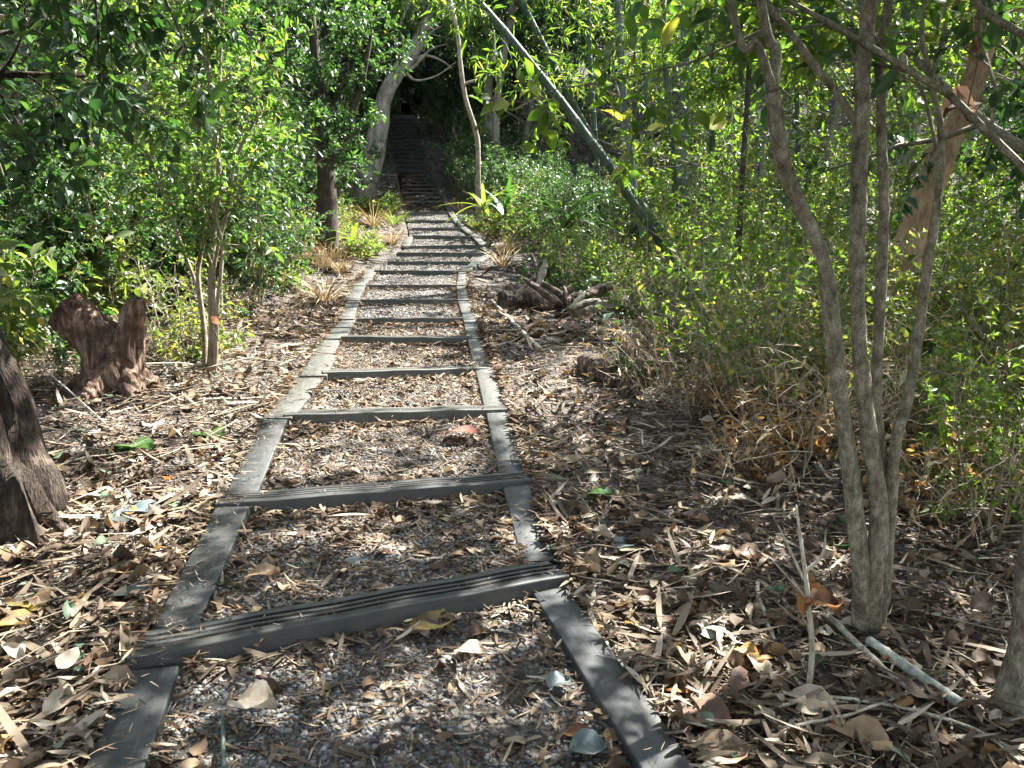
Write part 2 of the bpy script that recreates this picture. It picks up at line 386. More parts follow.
def step_patch(k):
    """corners of the fill behind cross timber k: back edge of k to front of k+1"""
    a, b = X[k], X[k + 1]
    return a[0], a[1], b[0], b[1], a[0][2] - .028, b[0][2] - .058 if k < n_lower - 1 else b[0][2] - .15
def path_pt(k, u, v, seed=9):
    l0, r0, l1, r1, z0, z1 = step_patch(k); u = np.asarray(u, float)[..., None]; v = np.asarray(v, float)[..., None]
    p = (l0 * (1 - v) + l1 * v) * (1 - u) + (r0 * (1 - v) + r1 * v) * u
    vv = np.clip((v[..., 0] - .12) / .88, 0, 1)
    p = p.copy(); p[..., 2] = z0 * (1 - vv) + max(z1, z0 - .05) * vv + .011 * noise2(p[..., 0], p[..., 1], 5, seed) + .006 * noise2(p[..., 0], p[..., 1], 17, seed + 1)
    return p
mb = MB()
for k in range(len(X) - 1):
    n = 22 if k < 10 else 6
    u, v = np.meshgrid(np.linspace(.05, .95, n), np.linspace(0, 1, n))
    P = path_pt(k, u, v); i = np.arange(n - 1)[:, None]; j = np.arange(n - 1)[None]
    mb.add(P, np.stack([i * n + j, i * n + j + 1, (i + 1) * n + j + 1, (i + 1) * n + j], -1).reshape(-1, 4))
tag(mb.build('path', G['soil'], smooth=True), kind='structure', label='gravel and soil fill of the stepped path')

# timbers ----------------------------------------------------------------
ORD = ['zeroth', 'first', 'second', 'third', 'fourth', 'fifth', 'sixth', 'seventh', 'eighth', 'ninth', 'tenth', 'eleventh', 'twelfth', 'thirteenth', 'fourteenth', 'fifteenth', 'sixteenth', 'seventeenth', 'eighteenth', 'nineteenth', 'twentieth']
ORD += ['twenty-' + o for o in ORD[1:10]] + ['thirtieth'] + ['thirty-' + o for o in ORD[1:10]] + ['fortieth'] + ['forty-' + o for o in ORD[1:10]]
rng = np.random.default_rng(11)
def timber(name, p0, p1, width, height, grooves, side=1, z_top0=0, z_top1=0, parent=None):
    """bar from p0 to p1 (front top edge); width goes to the back (side=+1: left-hand normal)"""
    p0 = A(*p0); p1 = A(*p1); L = np.linalg.norm(p1 - p0); e = unit(p1 - p0)
    nrm = unit(A(-e[1], e[0], 0)) * side; up = unit(np.cross(e, nrm)) * (1 if np.cross(e, nrm)[2] > 0 else -1)
    b = .007
    prof = [(0, -height), (0, -b), (b * .35, -b * .3), (b, 0)]
    if grooves:
        for k_ in range(3):
            c = width * (.30 + .20 * k_); h = .0095
            prof += [(c - h, 0), (c - h + .0015, -.022), (c + h - .0015, -.022), (c + h, 0)]
    prof += [(width - b, 0), (width - b * .35, -b * .3), (width, -b), (width, -height)]
    prof = np.array(prof); n = len(prof); m = max(6, int(L / .12)); mbt = MB(); V = []
    for i_ in range(m + 1):
        t = i_ / m
        c = e * (L * t); wob = .0025 * math.sin(i_ * 1.7 + p0[0] * 9)
        V.append(c + prof[:, :1] * nrm + prof[:, 1:] * up + up * wob)
    V = np.array(V); i_ = np.arange(m)[:, None]; j_ = np.arange(n - 1)[None]
    gi = [q for q in range(n - 1) if min(prof[q][1], prof[q + 1][1]) < -.012 and 0 < q < n - 2] if grooves else []
    keep = np.array([q for q in range(n - 1) if q not in gi])[None]; fl = (lambda j_: np.stack([i_ * n + j_, i_ * n + j_ + 1, (i_ + 1) * n + j_ + 1, (i_ + 1) * n + j_][::-1 if side > 0 else 1], -1).reshape(-1, 4))
    mbt.add(V, fl(keep))
    if gi: mbt.q.append((fl(np.array(gi)[None]), 1))
    for base, rev in ((0, 0), (m * n, 1)):
        c = V.reshape(-1, 3)[base:base + n].mean(0); kk = mbt.n
        ring = V.reshape(-1, 3)[base:base + n]; mbt.add(np.vstack([ring, c]), (), [(n, a_, (a_ + 1) % n) for a_ in range(n)])
    me = mbt.mesh(name, [G['timber_pale' if 3.9 < p0[1] < 24 else 'timber'], G['groove_shade']])
    # local frame: x along the bar so the grain runs along it
    o = bpy.data.objects.new(name, me)
    M = np.eye(3); M[:, 0] = e; M[:, 1] = nrm; M[:, 2] = up
    co = np.zeros(len(me.vertices) * 3); me.vertices.foreach_get('co', co); co = co.reshape(-1, 3) @ M; me.vertices.foreach_set('co', co.ravel())
    from mathutils import Matrix
    W = Matrix([[M[0, 0], M[0, 1], M[0, 2], p0[0]], [M[1, 0], M[1, 1], M[1, 2], p0[1]], [M[2, 0], M[2, 1], M[2, 2], p0[2]], [0, 0, 0, 1]])
    o.matrix_world = W if np.linalg.det(M) > 0 else W
    C.objects.link(o); return o
RW = .14
for k in range(1, len(X)):
    l, r = X[k]; e = unit((r - l) * A(1, 1, 0))
    far = k >= n_lower
    if 3 <= k <= 5: l2, r2 = l + e * (.17 if k > 3 else .12), r + e * .0
    elif 6 <= k <= 8: l2, r2 = l + e * .17, r - e * (RW + .004)
    elif k < 3: l2, r2 = l, r + e * .015
    else: l2, r2 = l + e * .12, r - e * (RW + .004)
    if far: l2, r2 = l, r
    dz = A(0, 0, .006 + (.004 if k % 2 else 0)); tilt = A(0, 0, rng.normal(0, .006) if k > 2 else 0)
    hgt = .17
    o = timber('step_timber', l2 + dz + tilt, r2 + dz - tilt, .18 if not far else .11, hgt, k <= 12 or k % 3 == 0)
    look = 'dark grey grooved timber lying across the path' if k < 3 else 'grey timber lying across the path' if k < 18 else 'small dark timber lying across the path'
    tag(o, '%s, the %s step from the bottom' % (look, ORD[k]), 'step timber', 'timbers across the path forming its steps')
for side in (0, 1):
    for k in range(0, n_lower - 1):
        if side == 0 and (k in (9, 10, 11) or k > 12): continue
        p, q = X[k][side].copy(), X[k + 1][side].copy()
        d = unit((q - p) * A(1, 1, 0)); gap0 = .2 if (k and (k < 3 or (side == 1 and k <= 5))) else .004
        back = (RY if side else LY)
        p = p + d * gap0; q = q - d * .004
        z0, z1 = X[k][0][2] - .004, X[k + 1][0][2] - .012
        if k == 0: z1 -= .018
        p[2], q[2] = z0, z1
        wid = RW if side else (.145 if k < 3 or k > 5 else .19)
        if side == 0 and k >= 3:
            nn = A(-d[1], d[0], 0); sh = rng.normal(0, .018); p += nn * sh; q += nn * (sh * -.4)
        nseg = 2 if (side == 0 and 2 < k < 6) or (side == 1 and k in (10, 11)) else 1
        for s_ in range(nseg):
            a_ = p + (q - p) * (s_ / nseg); b_ = p + (q - p) * ((s_ + 1) / nseg) - d * (.006 if s_ < nseg - 1 else 0)
            if s_: jt = A(-d[1], d[0], 0) * .025; a_ += jt; b_ += jt; a_[2] -= .012; b_[2] -= .008
            # right side: width towards the path (left normal); left side: towards the path (right normal)
            o = timber('edging_timber', a_, b_, wid, .12, False, side=1 if side else -1)
            where = 'the bamboo side' if side else 'the stump side'
            btw = 'below the first step' if k == 0 else 'between the %s and %s steps' % (ORD[k], ORD[k + 1])
            extra = '' if nseg == 1 else (', lower piece' if s_ == 0 else ', upper piece')
            tag(o, 'grey edging timber on %s %s%s' % (where, btw, extra), 'edging timber', 'timbers edging the path')

# ------------------------------------------------------------------ plant growing
def rot_dir(rg, d, ang):
    p = unit(np.cross(d, unit(rg.normal(size=3))))
    return unit(d * math.cos(ang) + p * math.sin(ang))
def grow(rg, out, lv, P, D, L, R, lvl, c):
    n = c['seg'][lvl]; pts = [A(*P)]; d = unit(D)
    wa, up = c['wander'][lvl], c['up'][lvl]
    for _ in range(n):
        d = unit(d + rg.normal(0, wa, 3) + (0, 0, up)); pts.append(pts[-1] + d * (L / n))
    pts = np.array(pts); rad = np.linspace(R, max(R * c.get('taper', .35), .0017), n + 1)
    out.append((pts, rad, lvl))
    branch_more(rg, out, lv, pts, rad, L, lvl, c)
def branch_more(rg, out, lv, pts, rad, L, lvl, c):
    n = len(pts) - 1
    if lvl + 1 < c['levels']:
        k = c['kids'][lvl]
        for jx in range(k):
            t = c['start'][lvl] + (1 - c['start'][lvl]) * (jx + rg.uniform(.1, .9)) / k
            f = t * n; ii = min(int(f), n - 1); f -= ii
            p = pts[ii] * (1 - f) + pts[ii + 1] * f; dd = unit(pts[ii + 1] - pts[ii])
            r = rad[ii] * (1 - f) + rad[ii + 1] * f
            ang = math.radians(rg.uniform(*c['angle']))
            nl = c['ratio'][lvl] * L * (1.15 - .55 * t) * rg.uniform(.7, 1.2)
            grow(rg, out, lv, p, rot_dir(rg, dd, ang), nl, min(r * .65, r), lvl + 1, c)
    if lvl >= c['leaf_lvl']:
        m = int(L * c['leafden'] * rg.uniform(.7, 1.3)) + 1
        t = rg.uniform(.1, 1, m) * n; ii = np.minimum(t.astype(int), n - 1); f = (t - ii)[:, None]
        p = pts[ii] * (1 - f) + pts[ii + 1] * f; dd = unit(pts[ii + 1] - pts[ii])
        s = unit(np.cross(dd, rg.normal(size=(m, 3))))
        ld = unit(dd * .5 + s * .9 + A(0, 0, c.get('droop', -.15)))
        lv.append((p, ld))
BASE = dict(levels=3, seg=[6, 5, 4, 3], wander=[.12, .2, .25, .3], up=[.05, .05, .02, 0], kids=[7, 6, 5], start=[.25, .15, .1], angle=(30, 65), ratio=[.55, .5, .5], leaf_lvl=2, leafden=60, taper=.35, droop=-.15)
def cfg(**k): d = dict(BASE); d.update(k); return d
def leaves_to(mb, rg, lv, size, wr, templ, m=1, flat=.6, curl=1.0):
    if not lv: return 0
    P = np.vstack([a for a, _ in lv]); D = np.vstack([b for _, b in lv]); n = len(P)
    N = unit(A(0, 0, 1) + rg.normal(0, flat, (n, 3)))
    L = size * rg.choice([.5, .75, 1, 1, 1.2, 1.5], n) * rg.uniform(.8, 1.15, n)
    mb.inst(templ, P, D, N, L, L * wr * rg.uniform(.85, 1.15, n), curl, m); return n
def wood_to(mb, out, m=0, sides=(7, 5, 4, 3, 3), minlvl=0):
    for pts, rad, l in out:
        if l >= minlvl: mb.tube(pts, rad, sides[min(l, 4)], m, caps=False)

def make_plant(name, stems, seed, c, leafmat, barkmat, size, wr=.5, templ='diamond', crown='crown', stem='stem', label=None, cat='shrub', group=None, flat=.6, loc=(0, 0, 0), stem_lvls=0):
    """stems: list of (P, D, L, R). Stems become one part, twigs and leaves the other."""
    rg = np.random.default_rng(seed); out, lv = [], []
    for P, D, L, R in stems: grow(rg, out, lv, A(*P), A(*D), L, R, 0, c)
    root = empty(name, loc, label, cat, group)
    a, b = MB(), MB()
    for pts, rad, l in out:
        if l <= stem_lvls: a.tube(pts, rad, 7 if l == 0 else 5, 0, rough=.1, seed=seed)
        else: b.tube(pts, rad, 3 if l > 1 else 4, 0, caps=False)
    n = leaves_to(b, rg, lv, size, wr, templ, 1, flat)
    a.build(stem, barkmat, root, True); b.build(crown, [barkmat, leafmat], root)
    root['nl'] = n
    return root

def fan(rg, n, spread, L, R, r0=.1):
    s = []
    for _ in range(n):
        a = rg.uniform(0, 2 * math.pi); q = spread * rg.uniform(.2, 1)
        s.append(((r0 * math.cos(a), r0 * math.sin(a), -.08), (q * math.cos(a), q * math.sin(a), 1), L * rg.uniform(.65, 1.1), R * rg.uniform(.6, 1.1)))
    return s
rg = np.random.default_rng(5)
PROTO = {}
HIDE = []
def proto(key, o): PROTO.setdefault(key, []).append(o); return o
for q in range(3):
    proto('shrub_dense', make_plant('leafy_shrub', fan(rg, 7, .6, 1.7, .02, .15), 20 + q, cfg(kids=[8, 6, 5], leafden=75, ratio=[.5, .45, .5], start=[.15, .1, .1]), G['glossy' if q != 1 else 'dark'], G['bark_sap'], .06, .48, crown='foliage'))
    proto('shrub_bright', make_plant('leafy_shrub', fan(rg, 7, .55, 1.6, .016, .15), 30 + q, cfg(kids=[7, 5, 4], leafden=60, ratio=[.5, .45, .5], start=[.15, .1, .1]), G['bright' if q != 1 else 'olive'], G['bark_sap'], .055, .5, crown='foliage'))
    proto('shrub_twiggy', make_plant('twiggy_shrub', fan(rg, 13, .8, 1.15, .009, .2), 40 + q, cfg(kids=[6, 5, 3], leafden=[14, 20, 26][q], wander=[.16, .25, .3, .3], ratio=[.5, .5, .5], start=[.1, .1, .1]), G[['olive', 'bright', 'olive'][q]], G['twig'], .058, .5, crown='foliage'))
    proto('shrub_low', make_plant('low_shrub', fan(rg, 9, 1.0, .5, .006, .1), 50 + q, cfg(levels=2, leaf_lvl=1, kids=[7, 5], leafden=70, ratio=[.5, .5], start=[.1, .1]), G[['olive', 'glossy', 'bright'][q]], G['twig'], .05, .5, 'ovate', crown='foliage'))
    proto('shrub_dry', make_plant('dry_shrub', fan(rg, 9, 1.0, .55, .005, .1), 60 + q, cfg(levels=2, leaf_lvl=1, kids=[7, 4], leafden=60, ratio=[.5, .5], start=[.1, .1]), G['dry'], G['twig'], .042, .6, 'ovate', crown='foliage'))
def straw_tuft(seed, n, L, matk='straw', w=.012):
    rg = np.random.default_rng(seed); root = empty('dry_grass_tuft' if matk == 'straw' else 'grass_tuft', (0, 0, 0)); b = MB()
    a = rg.uniform(0, 2 * math.pi, n); D = np.stack([np.cos(a), np.sin(a), rg.uniform(.3, 2.2, n)], -1); P = np.stack([np.cos(a) * .06, np.sin(a) * .06, 0 * a], -1) * rg.uniform(0, 1.5, (n, 1))
    b.inst(_strap(6, .75), P, D, np.tile(A(0, 0, 1), (n, 1)), L * rg.uniform(.5, 1.2, n), w * rg.uniform(.6, 1.3, n), rg.uniform(.3, 1.1, n), 0)
    b.build('blades', G[matk], root); return root
for q in range(3):
    proto('straw', straw_tuft(70 + q, 130, .5))
    proto('grass', straw_tuft(80 + q, 80, .4, 'olive', .014))
for q in range(2):
    proto('shrub_large', make_plant('large_leaved_shrub', fan(rg, 8, .8, 1.3, .014, .15), 90 + q, cfg(levels=2, leaf_lvl=1, kids=[7, 5], leafden=30, ratio=[.5, .5], start=[.15, .1], droop=-.5), G['glossy' if q else 'olive'], G['bark_sap'], .14, .42, 'ovate', crown='foliage'))
for q in range(3):
    proto('dead_bush', make_plant('dead_bush', fan(rg, 16, 1.3, .95, .006, .22), 95 + q, cfg(levels=3, leaf_lvl=2, kids=[5, 4, 3], leafden=5, wander=[.2, .3, .35, .3], up=[-.06, -.04, -.03, 0], ratio=[.55, .5, .5], start=[.1, .1, .1]), G['straw'], G['pale_twig' if q != 1 else 'twig'], .07, .3, crown='twigs'))
for q in range(2):
    proto('sapling_thin', make_plant('thin_sapling', fan(rg, 3 + q, .22, 2.7, .012, .08), 120 + q, cfg(levels=2, leaf_lvl=1, kids=[13, 4], leafden=34, ratio=[.26, .5], start=[.25, .1], wander=[.06, .2, .3], up=[.05, .02, 0]), G['bright' if q else 'sapling'], G['bark_sap'], .065, .42, 'ovate', crown='foliage'))
# trees with trunk and crown
def make_tree(seed, h, lean, c, leafmat, bark, size, wr, R, templ='diamond', crown_from=.35, r_spread=1.0, limbs=11, limb_len=.42):
    rg = np.random.default_rng(seed); root = empty('tree', (0, 0, 0)); out, lv = [], []
    pts = [A(0, 0, -.3)]; d = unit(A(lean[0], lean[1], 1)); n = 12
    for _ in range(n): d = unit(d + rg.normal(0, .06, 3) + (0, 0, .03)); pts.append(pts[-1] + d * h / n)
    pts = np.array(pts); rad = np.linspace(R, R * .3, n + 1); rad[0] *= 1.35
    for j_ in range(limbs):
        t = crown_from + (1 - crown_from) * (j_ + .5) / limbs; f = t * n; ii = min(int(f), n - 1); p = pts[ii] + (pts[ii + 1] - pts[ii]) * (f - ii)
        a = rg.uniform(0, 6.28) if j_ else 0; a = j_ * 2.4 + rg.normal(0, .3)
        dd = unit(A(math.cos(a) * r_spread, math.sin(a) * r_spread, rg.uniform(.1, .8)))
        grow(rg, out, lv, p, dd, h * limb_len * (1.15 - .6 * t) * rg.uniform(.8, 1.2), rad[ii] * .5, 0, c)
    tr = MB(); sp = smooth_path(pts, 40); tr.tube(sp, smooth_rad(rad, 40), 12, 0, rough=.12, seed=seed)
    for p_, r_, l in out:
        if l == 0: tr.tube(p_, r_, 6, 0, rough=.1, seed=seed)
    tr.build('trunk', bark, root, True)
    b = MB()
    for p_, r_, l in out:
        if l: b.tube(p_, r_, 4 if l == 1 else 3, 0, caps=False)
    leaves_to(b, rg, lv, size, wr, templ, 1, .7); b.build('crown', [bark, leafmat], root)
    return root
TC = cfg(kids=[7, 6, 5], leafden=26, ratio=[.5, .5, .5], start=[.2, .1, .1], up=[.04, .0, -.02, -.02])
proto('tree_dark', make_tree(101, 10, (.05, .02), TC, G['dark'], G['bark_grey'], .15, .5, .16, crown_from=.2, limbs=16))
proto('tree_dark', make_tree(102, 11, (-.08, .05), TC, G['glossy'], G['bark_dark'], .14, .5, .18, crown_from=.22, limbs=16))
proto('tree_dark', make_tree(105, 9, (.02, -.06), TC, G['dark'], G['bark_pale'], .15, .45, .14, crown_from=.2, limbs=16))
proto('tree_light', make_tree(103, 9, (.06, -.03), TC, G['bright'], G['bark_grey'], .10, .55, .09, crown_from=.15, limbs=18))
proto('tree_light', make_tree(104, 8, (-.05, .05), TC, G['bright'], G['bark_pale'], .10, .55, .08, crown_from=.12, limbs=18))

FILL = []   # (object, look, noun)
used = set()
LOOKS = {'shrub_dense': (['glossy green', 'dark green', 'silvery green'], 'shrub', 'leafy_shrub'), 'shrub_bright': (['bright green', 'olive green', 'yellow green'], 'shrub', 'leafy_shrub'),
         'shrub_twiggy': (['bare twiggy', 'sunlit twiggy', 'tangled twiggy'], 'shrub', 'twiggy_shrub'), 'shrub_low': (['low olive', 'low glossy', 'low bright'], 'plant', 'low_plant'),
         'shrub_dry': (['withered orange', 'dry golden', 'dead brown-leaved'], 'shrub', 'dry_shrub'), 'shrub_large': (['large-leaved olive', 'large-leaved glossy'], 'shrub', 'large_leaved_shrub'), 'dead_bush': (['leafless arching dead', 'leafless brown dead', 'pale tangled dead'], 'shrub', 'dead_bush'),
         'sapling_thin': (['slim upright green', 'slim upright yellow-green'], 'sapling', 'thin_sapling'),
 'straw': (['pale dry', 'bent dry', 'tangled dry'], 'grass tuft', 'dry_grass_tuft'),
         'grass': (['thin green', 'arching green', 'upright green'], 'grass tuft', 'grass_tuft'),
         'tree_dark': (['dark leafy', 'glossy leafy', 'tall shaded'], 'tree', 'forest_tree'), 'tree_light': (['bright leafy', 'olive leafy', 'pale leafy'], 'tree', 'forest_tree')}
def put(key, x, y, s=1.0, v=None, rz=None, dz=0, sz=None):
    P = PROTO[key]; v = rng.integers(len(P)) if v is None else v % len(P); src = P[v]
    if id(src) not in used: o = src; used.add(id(src))
    else: o = copy_tree(src)
    o.location = (x, y, float(H(x, y)) + dz); o.rotation_euler = (0, 0, rng.uniform(0, 6.28) if rz is None else rz)
    q = s * rng.uniform(.9, 1.1); o.scale = (q, q, q * (sz or 1))
    looks, noun, nm = LOOKS[key]; o.name = nm
    FILL.append((o, looks[v % len(looks)], noun, x, y)); return o

# --- the forest beyond: trees on the slope either side and above the steps
def rand_side(n, y0, y1, d0, d1, side, mind, pts):
    got = []; tries = 0
    while len(got) < n and tries < 6000:
        tries += 1; y = rng.uniform(y0, y1); d = d0 + (d1 - d0) * rng.uniform(0, 1)
        x = float(xR(y)) + d if side > 0 else float(xL(y)) - d
        if abs(x) > .72 * max(y, 0) + 2.6: continue
        pxx = 512 + x / max(y, .5) * F_PX
        if side > 0 and (480 < pxx < 650 and 5 < y < 9.6 and mind < 2 or 550 < pxx < 670 and y < 6.4): continue   # open ground round the logs
        if side < 0 and mind > 2 and y < 21 and abs(x - (385 - 512) / F_PX * y) < 2.5: continue
        if side < 0 and .55 < mind < 2 and y < 19 and 345 < pxx < 400: continue
        if any((x - a) ** 2 + (y - b) ** 2 < mind ** 2 for a, b in pts): continue
        if mind > 2 and any(-3.0 < x - .79 * t_ + .1 * max(0, y - 9) < 1.6 and 4.6 < y - .62 * t_ < 19 for t_ in (2.5, 3.5, 4.5, 5.5)): continue
        pts.append((x, y)); got.append((x, y))
    return got
tp = []
for x, y in rand_side(24, 9, 34, 2.6, 15, -1, 2.2, tp): put('tree_dark', x, y, rng.uniform(.8, 1.15))
for x, y in rand_side(9, 8, 20, 4.5, 12, 1, 2.4, tp): put('tree_light', x, y, rng.uniform(.75, 1.0))
for x, y in rand_side(24, 19, 36, 3.0, 24, 1, 2.4, tp): put('tree_dark' if rng.uniform() < .45 else 'tree_light', x, y, rng.uniform(.8, 1.1))
for a in range(9): put('tree_dark', -14 + a * 3.1 + rng.normal(0, .5), 33.5 + abs(a - 3) * .3 + rng.normal(0, .6), 1.1)
for y in (24.5, 26.5, 28.5, 30.5, 32.5):
    put('tree_dark', float(xR(y)) + 2.3 + rng.uniform(0, .5), y, .8); put('tree_dark', float(xL(y)) - 2.0, y + .8, .7)
for q in range(12): put('tree_dark', -16 + q * 2.6, 38 + rng.normal(0, .8), 1.25)
for x in (-6.2, -4.8, -3.4, -2.2): put('tree_dark', x, 33.6 + rng.uniform(0, 1), .8)
for x in (-6.6, -5.8, -5.1, -4.4, -3.7, -2.9, -2.0): put('shrub_dense', x, 32.3 + rng.uniform(0, .6), 1.7, v=1); put('shrub_dense', x + .4, 33.6, 2.2, v=1)
sp = []
for x, y in rand_side(16, 22, 33, .6, 2.6, 1, .7, sp): put('shrub_dense', x, y, rng.uniform(.9, 1.2))
for x, y in rand_side(10, 22, 33, .8, 2.5, -1, .8, sp): put('shrub_dense', x, y, rng.uniform(.9, 1.2))
for x, y in rand_side(9, 13.5, 22, .35, 1.6, 1, .7, sp): put('shrub_dense' if rng.uniform() < .5 else 'shrub_bright', x, y, rng.uniform(.6, .8))
# shrubs, stump side
for x, y in rand_side(15, 6.6, 22, 1.5, 6.5, -1, .95, sp): put('shrub_dense', x, y, rng.uniform(.85, 1.35))
for x, y in ((-5.4, 6.6), (-4.6, 7.6), (-3.6, 8.6), (-3.4, 9.9)): sp.append((x, y)); put('shrub_dense', x, y, 1.0)
for x, y in rand_side(9, 6.2, 14, 1.0, 4, -1, .8, sp): put('shrub_twiggy', x, y, rng.uniform(.6, .8))
for x, y in rand_side(8, 5.5, 16, .5, 2.5, -1, .6, sp): put('shrub_low', x, y, rng.uniform(.7, 1.0))
for x, y in rand_side(34, 8.5, 22, .15, 1.5, -1, .38, sp): put(['straw', 'straw', 'grass', 'shrub_low'][rng.integers(4)], x, y, rng.uniform(.7, 1.15))
for x, y in rand_side(16, 12, 22, .1, 1.0, 1, .38, sp): put(['straw', 'grass', 'shrub_low'][rng.integers(3)], x, y, rng.uniform(.6, 1.0))
# shrubs, bamboo side
sp = []
for x, y in rand_side(20, 7.5, 20, 2.2, 10, 1, 1.1, sp): put('shrub_bright', x, y, rng.uniform(.8, 1.15))
for x, y in rand_side(10, 12, 25, .8, 3, 1, .9, sp): put('shrub_dense', x, y, rng.uniform(.7, 1.0))
for x, y in rand_side(40, 4.4, 11, 1.3, 7, 1, .5, sp): put('shrub_twiggy', x, y, rng.uniform(.6, .95))
for x, y in rand_side(18, 5.2, 13, .8, 5, 1, .5, sp): put('shrub_low', x, y, rng.uniform(.7, 1.1))
sp2 = []
for x, y in rand_side(42, 3.6, 9.5, .8, 5.5, 1, .45, sp2): put('dead_bush', x, y, rng.uniform(.55, 1.05))
sp3 = []
for x, y in rand_side(10, 6.5, 14, 2.0, 8, 1, 1.0, sp3): put('sapling_thin', x, y, rng.uniform(.7, 1.15))
for x, y in rand_side(6, 6.2, 11, 1.6, 4.5, -1, .8, sp3): put('sapling_thin', x, y, rng.uniform(.75, 1.2))
for x, y in rand_side(9, 5, 12, .7, 3, -1, .7, sp2): put('dead_bush', x, y, rng.uniform(.4, .6))
for x, y in rand_side(8, 4.5, 9, 1.6, 5, 1, .9, sp2): put('shrub_large', x, y, rng.uniform(.4, .65))
for x, y in rand_side(12, 7, 16, .6, 4, 1, .5, sp): put('straw', x, y, rng.uniform(.6, 1.0))

# ------------------------------------------------------------------ individual trees and stems of the photograph
def hero(name, label, cat, base, stems, bark, leafmat, c, size, wr, templ, seed, sides=12, rough=.12, group=None, extra_dirs=None, crown_name='crown', flat=.6, stem_name='trunk', ridge=1.0, prune=None, curl=1.0):
    """stems: list of (points, radii, twigs or None); twigs = (kids, start, length)"""
    rg = np.random.default_rng(seed); base = A(*base); root = empty(name, base, label, cat, group); out, lv = [], []
    for q, (pts, rad, tw) in enumerate(stems):
        n = max(14, 6 * len(pts)); sp_ = smooth_path(pts, n) - base; sr = smooth_rad(rad, n)
        m = MB(); m.tube(sp_, sr, sides if sr[0] > .012 else 7, 0, rough=rough, seed=seed + q, ridge=ridge); m.build(stem_name, bark, root, True)
        if tw:
            kids, st, ln = tw; cc = dict(c); cc['levels'] = c['levels'] + 1
            for jx in range(kids):
                t = st + (1 - st) * (jx + rg.uniform(.1, .9)) / kids; f = t * (n - 1); ii = min(int(f), n - 2)
                p = sp_[ii] + (sp_[ii + 1] - sp_[ii]) * (f - ii); dd = unit(sp_[ii + 1] - sp_[ii])
                o2, l2 = [], []
                grow(rg, o2, l2, p, rot_dir(rg, dd, math.radians(rg.uniform(*c['angle']))), ln * rg.uniform(.6, 1.2), min(sr[ii] * .5, .014 if sr[0] > .06 else .006), 0, c)
                if prune and any(prune(a_[0] + base) for a_ in [(x_.mean(0),) for x_, _, _ in o2[:1]]): continue
                out += o2; lv += l2
    b = MB()
    for p_, r_, l in out: b.tube(p_, r_, 5 if l == 0 else 3, 0, caps=False)
    if lv:
        leaves_to(b, rg, lv, size, wr, templ, 1, flat, curl)
    if out or lv: b.build(crown_name, [bark, leafmat], root)
    return root
def PX(pts, Y, dY=None):
    return [at(p[0], p[1], Y if dY is None else Y + dY[i]) for i, p in enumerate(pts)]

# multi-stemmed tree, bamboo side, close
Y0 = 2.45; b0 = on_ground(868, 625)
def rp(px): return px_m(px, Y0) / 2 * .82
def upto(pts, dx, dz): p = pts[-1]; return pts + [p + A(dx, .1, dz) * .5, p + A(dx * 1.15, .2, dz)]
A1 = [b0 + A(-.02, 0, -.06)] + PX([(862, 590), (856, 520), (845, 430), (832, 330), (824, 260), (800, 205), (783, 164), (773, 92)], Y0, [0, 0, .0, -.05, -.08, -.12, -.16, -.2])
A1a = upto(A1[-1:] + PX([(757, 45), (730, 0)], Y0 - .25), -.5, 2.6)
A1b = upto(A1[-1:] + PX([(776, 50), (761, 0)], Y0 - .15), -.3, 1.9)
B1 = [b0 + A(.01, 0, -.06)] + PX([(872, 590), (879, 512), (868, 430), (860, 352), (857, 262), (859, 190), (862, 110), (870, 0)], Y0)
B1 = upto(B1, .25, 2.8)
B2 = PX([(857, 125), (838, 95), (811, 61), (785, 25), (766, 0)], Y0); B2 = upto(B2, -.5, 1.0)
C1 = [b0 + A(.03, .03, -.06)] + PX([(880, 590), (884, 512), (878, 430), (876, 387), (882, 262), (884, 190), (881, 110), (889, 0)], Y0 + .08); C1 = upto(C1, .5, 1.8)
D1 = [b0 + A(.04, .02, -.05)] + PX([(884, 590), (890, 512), (896, 441), (910, 387), (927, 270), (937, 205), (941, 137), (932, 79), (925, 0)], Y0 + .05); D1 = upto(D1, .4, 1.2)
E1 = PX([(937, 150), (925, 100), (915, 78), (900, 60)], Y0 + .1)
HC = cfg(levels=3, kids=[6, 5, 4], leafden=26, leaf_lvl=1, ratio=[.5, .5, .5], start=[.2, .15, .1], up=[.06, .03, .02, .0], angle=(35, 75))
hero('multi_stemmed_tree', 'slender grey-brown tree splitting into four stems from one base on the leaf litter', 'tree', b0, [
    (A1, [rp(27), rp(24), rp(21), rp(20), rp(19), rp(17), rp(17), rp(17), rp(16)], None),
    (A1a, [rp(11), rp(9), rp(8), rp(6), rp(3)], (9, .55, 1.1)), (A1b, [rp(12), rp(11), rp(10), rp(7), rp(3)], (8, .5, 1.1)),
    (B1, [rp(27), rp(25), rp(22), rp(20), rp(18), rp(17), rp(19), rp(18), rp(17), rp(10), rp(4)], (10, .8, 1.3)),
    (B2, [rp(9), rp(9), rp(9), rp(8), rp(8), rp(6), rp(3)], (5, .5, .8)),
    (C1, [rp(20), rp(18), rp(16), rp(14), rp(13), rp(13), rp(12), rp(11), rp(10), rp(7), rp(3)], (8, .76, 1.1)),
    (D1, [rp(16), rp(16), rp(15), rp(14), rp(13), rp(12), rp(10), rp(8), rp(6), rp(5), rp(4), rp(2)], (7, .7, .8)),
    (E1, [rp(5), rp(4), rp(4), rp(2)], None)], G['bark_grey'], G['bright'], HC, .055, .55, 'ovate', 201, rough=.16)

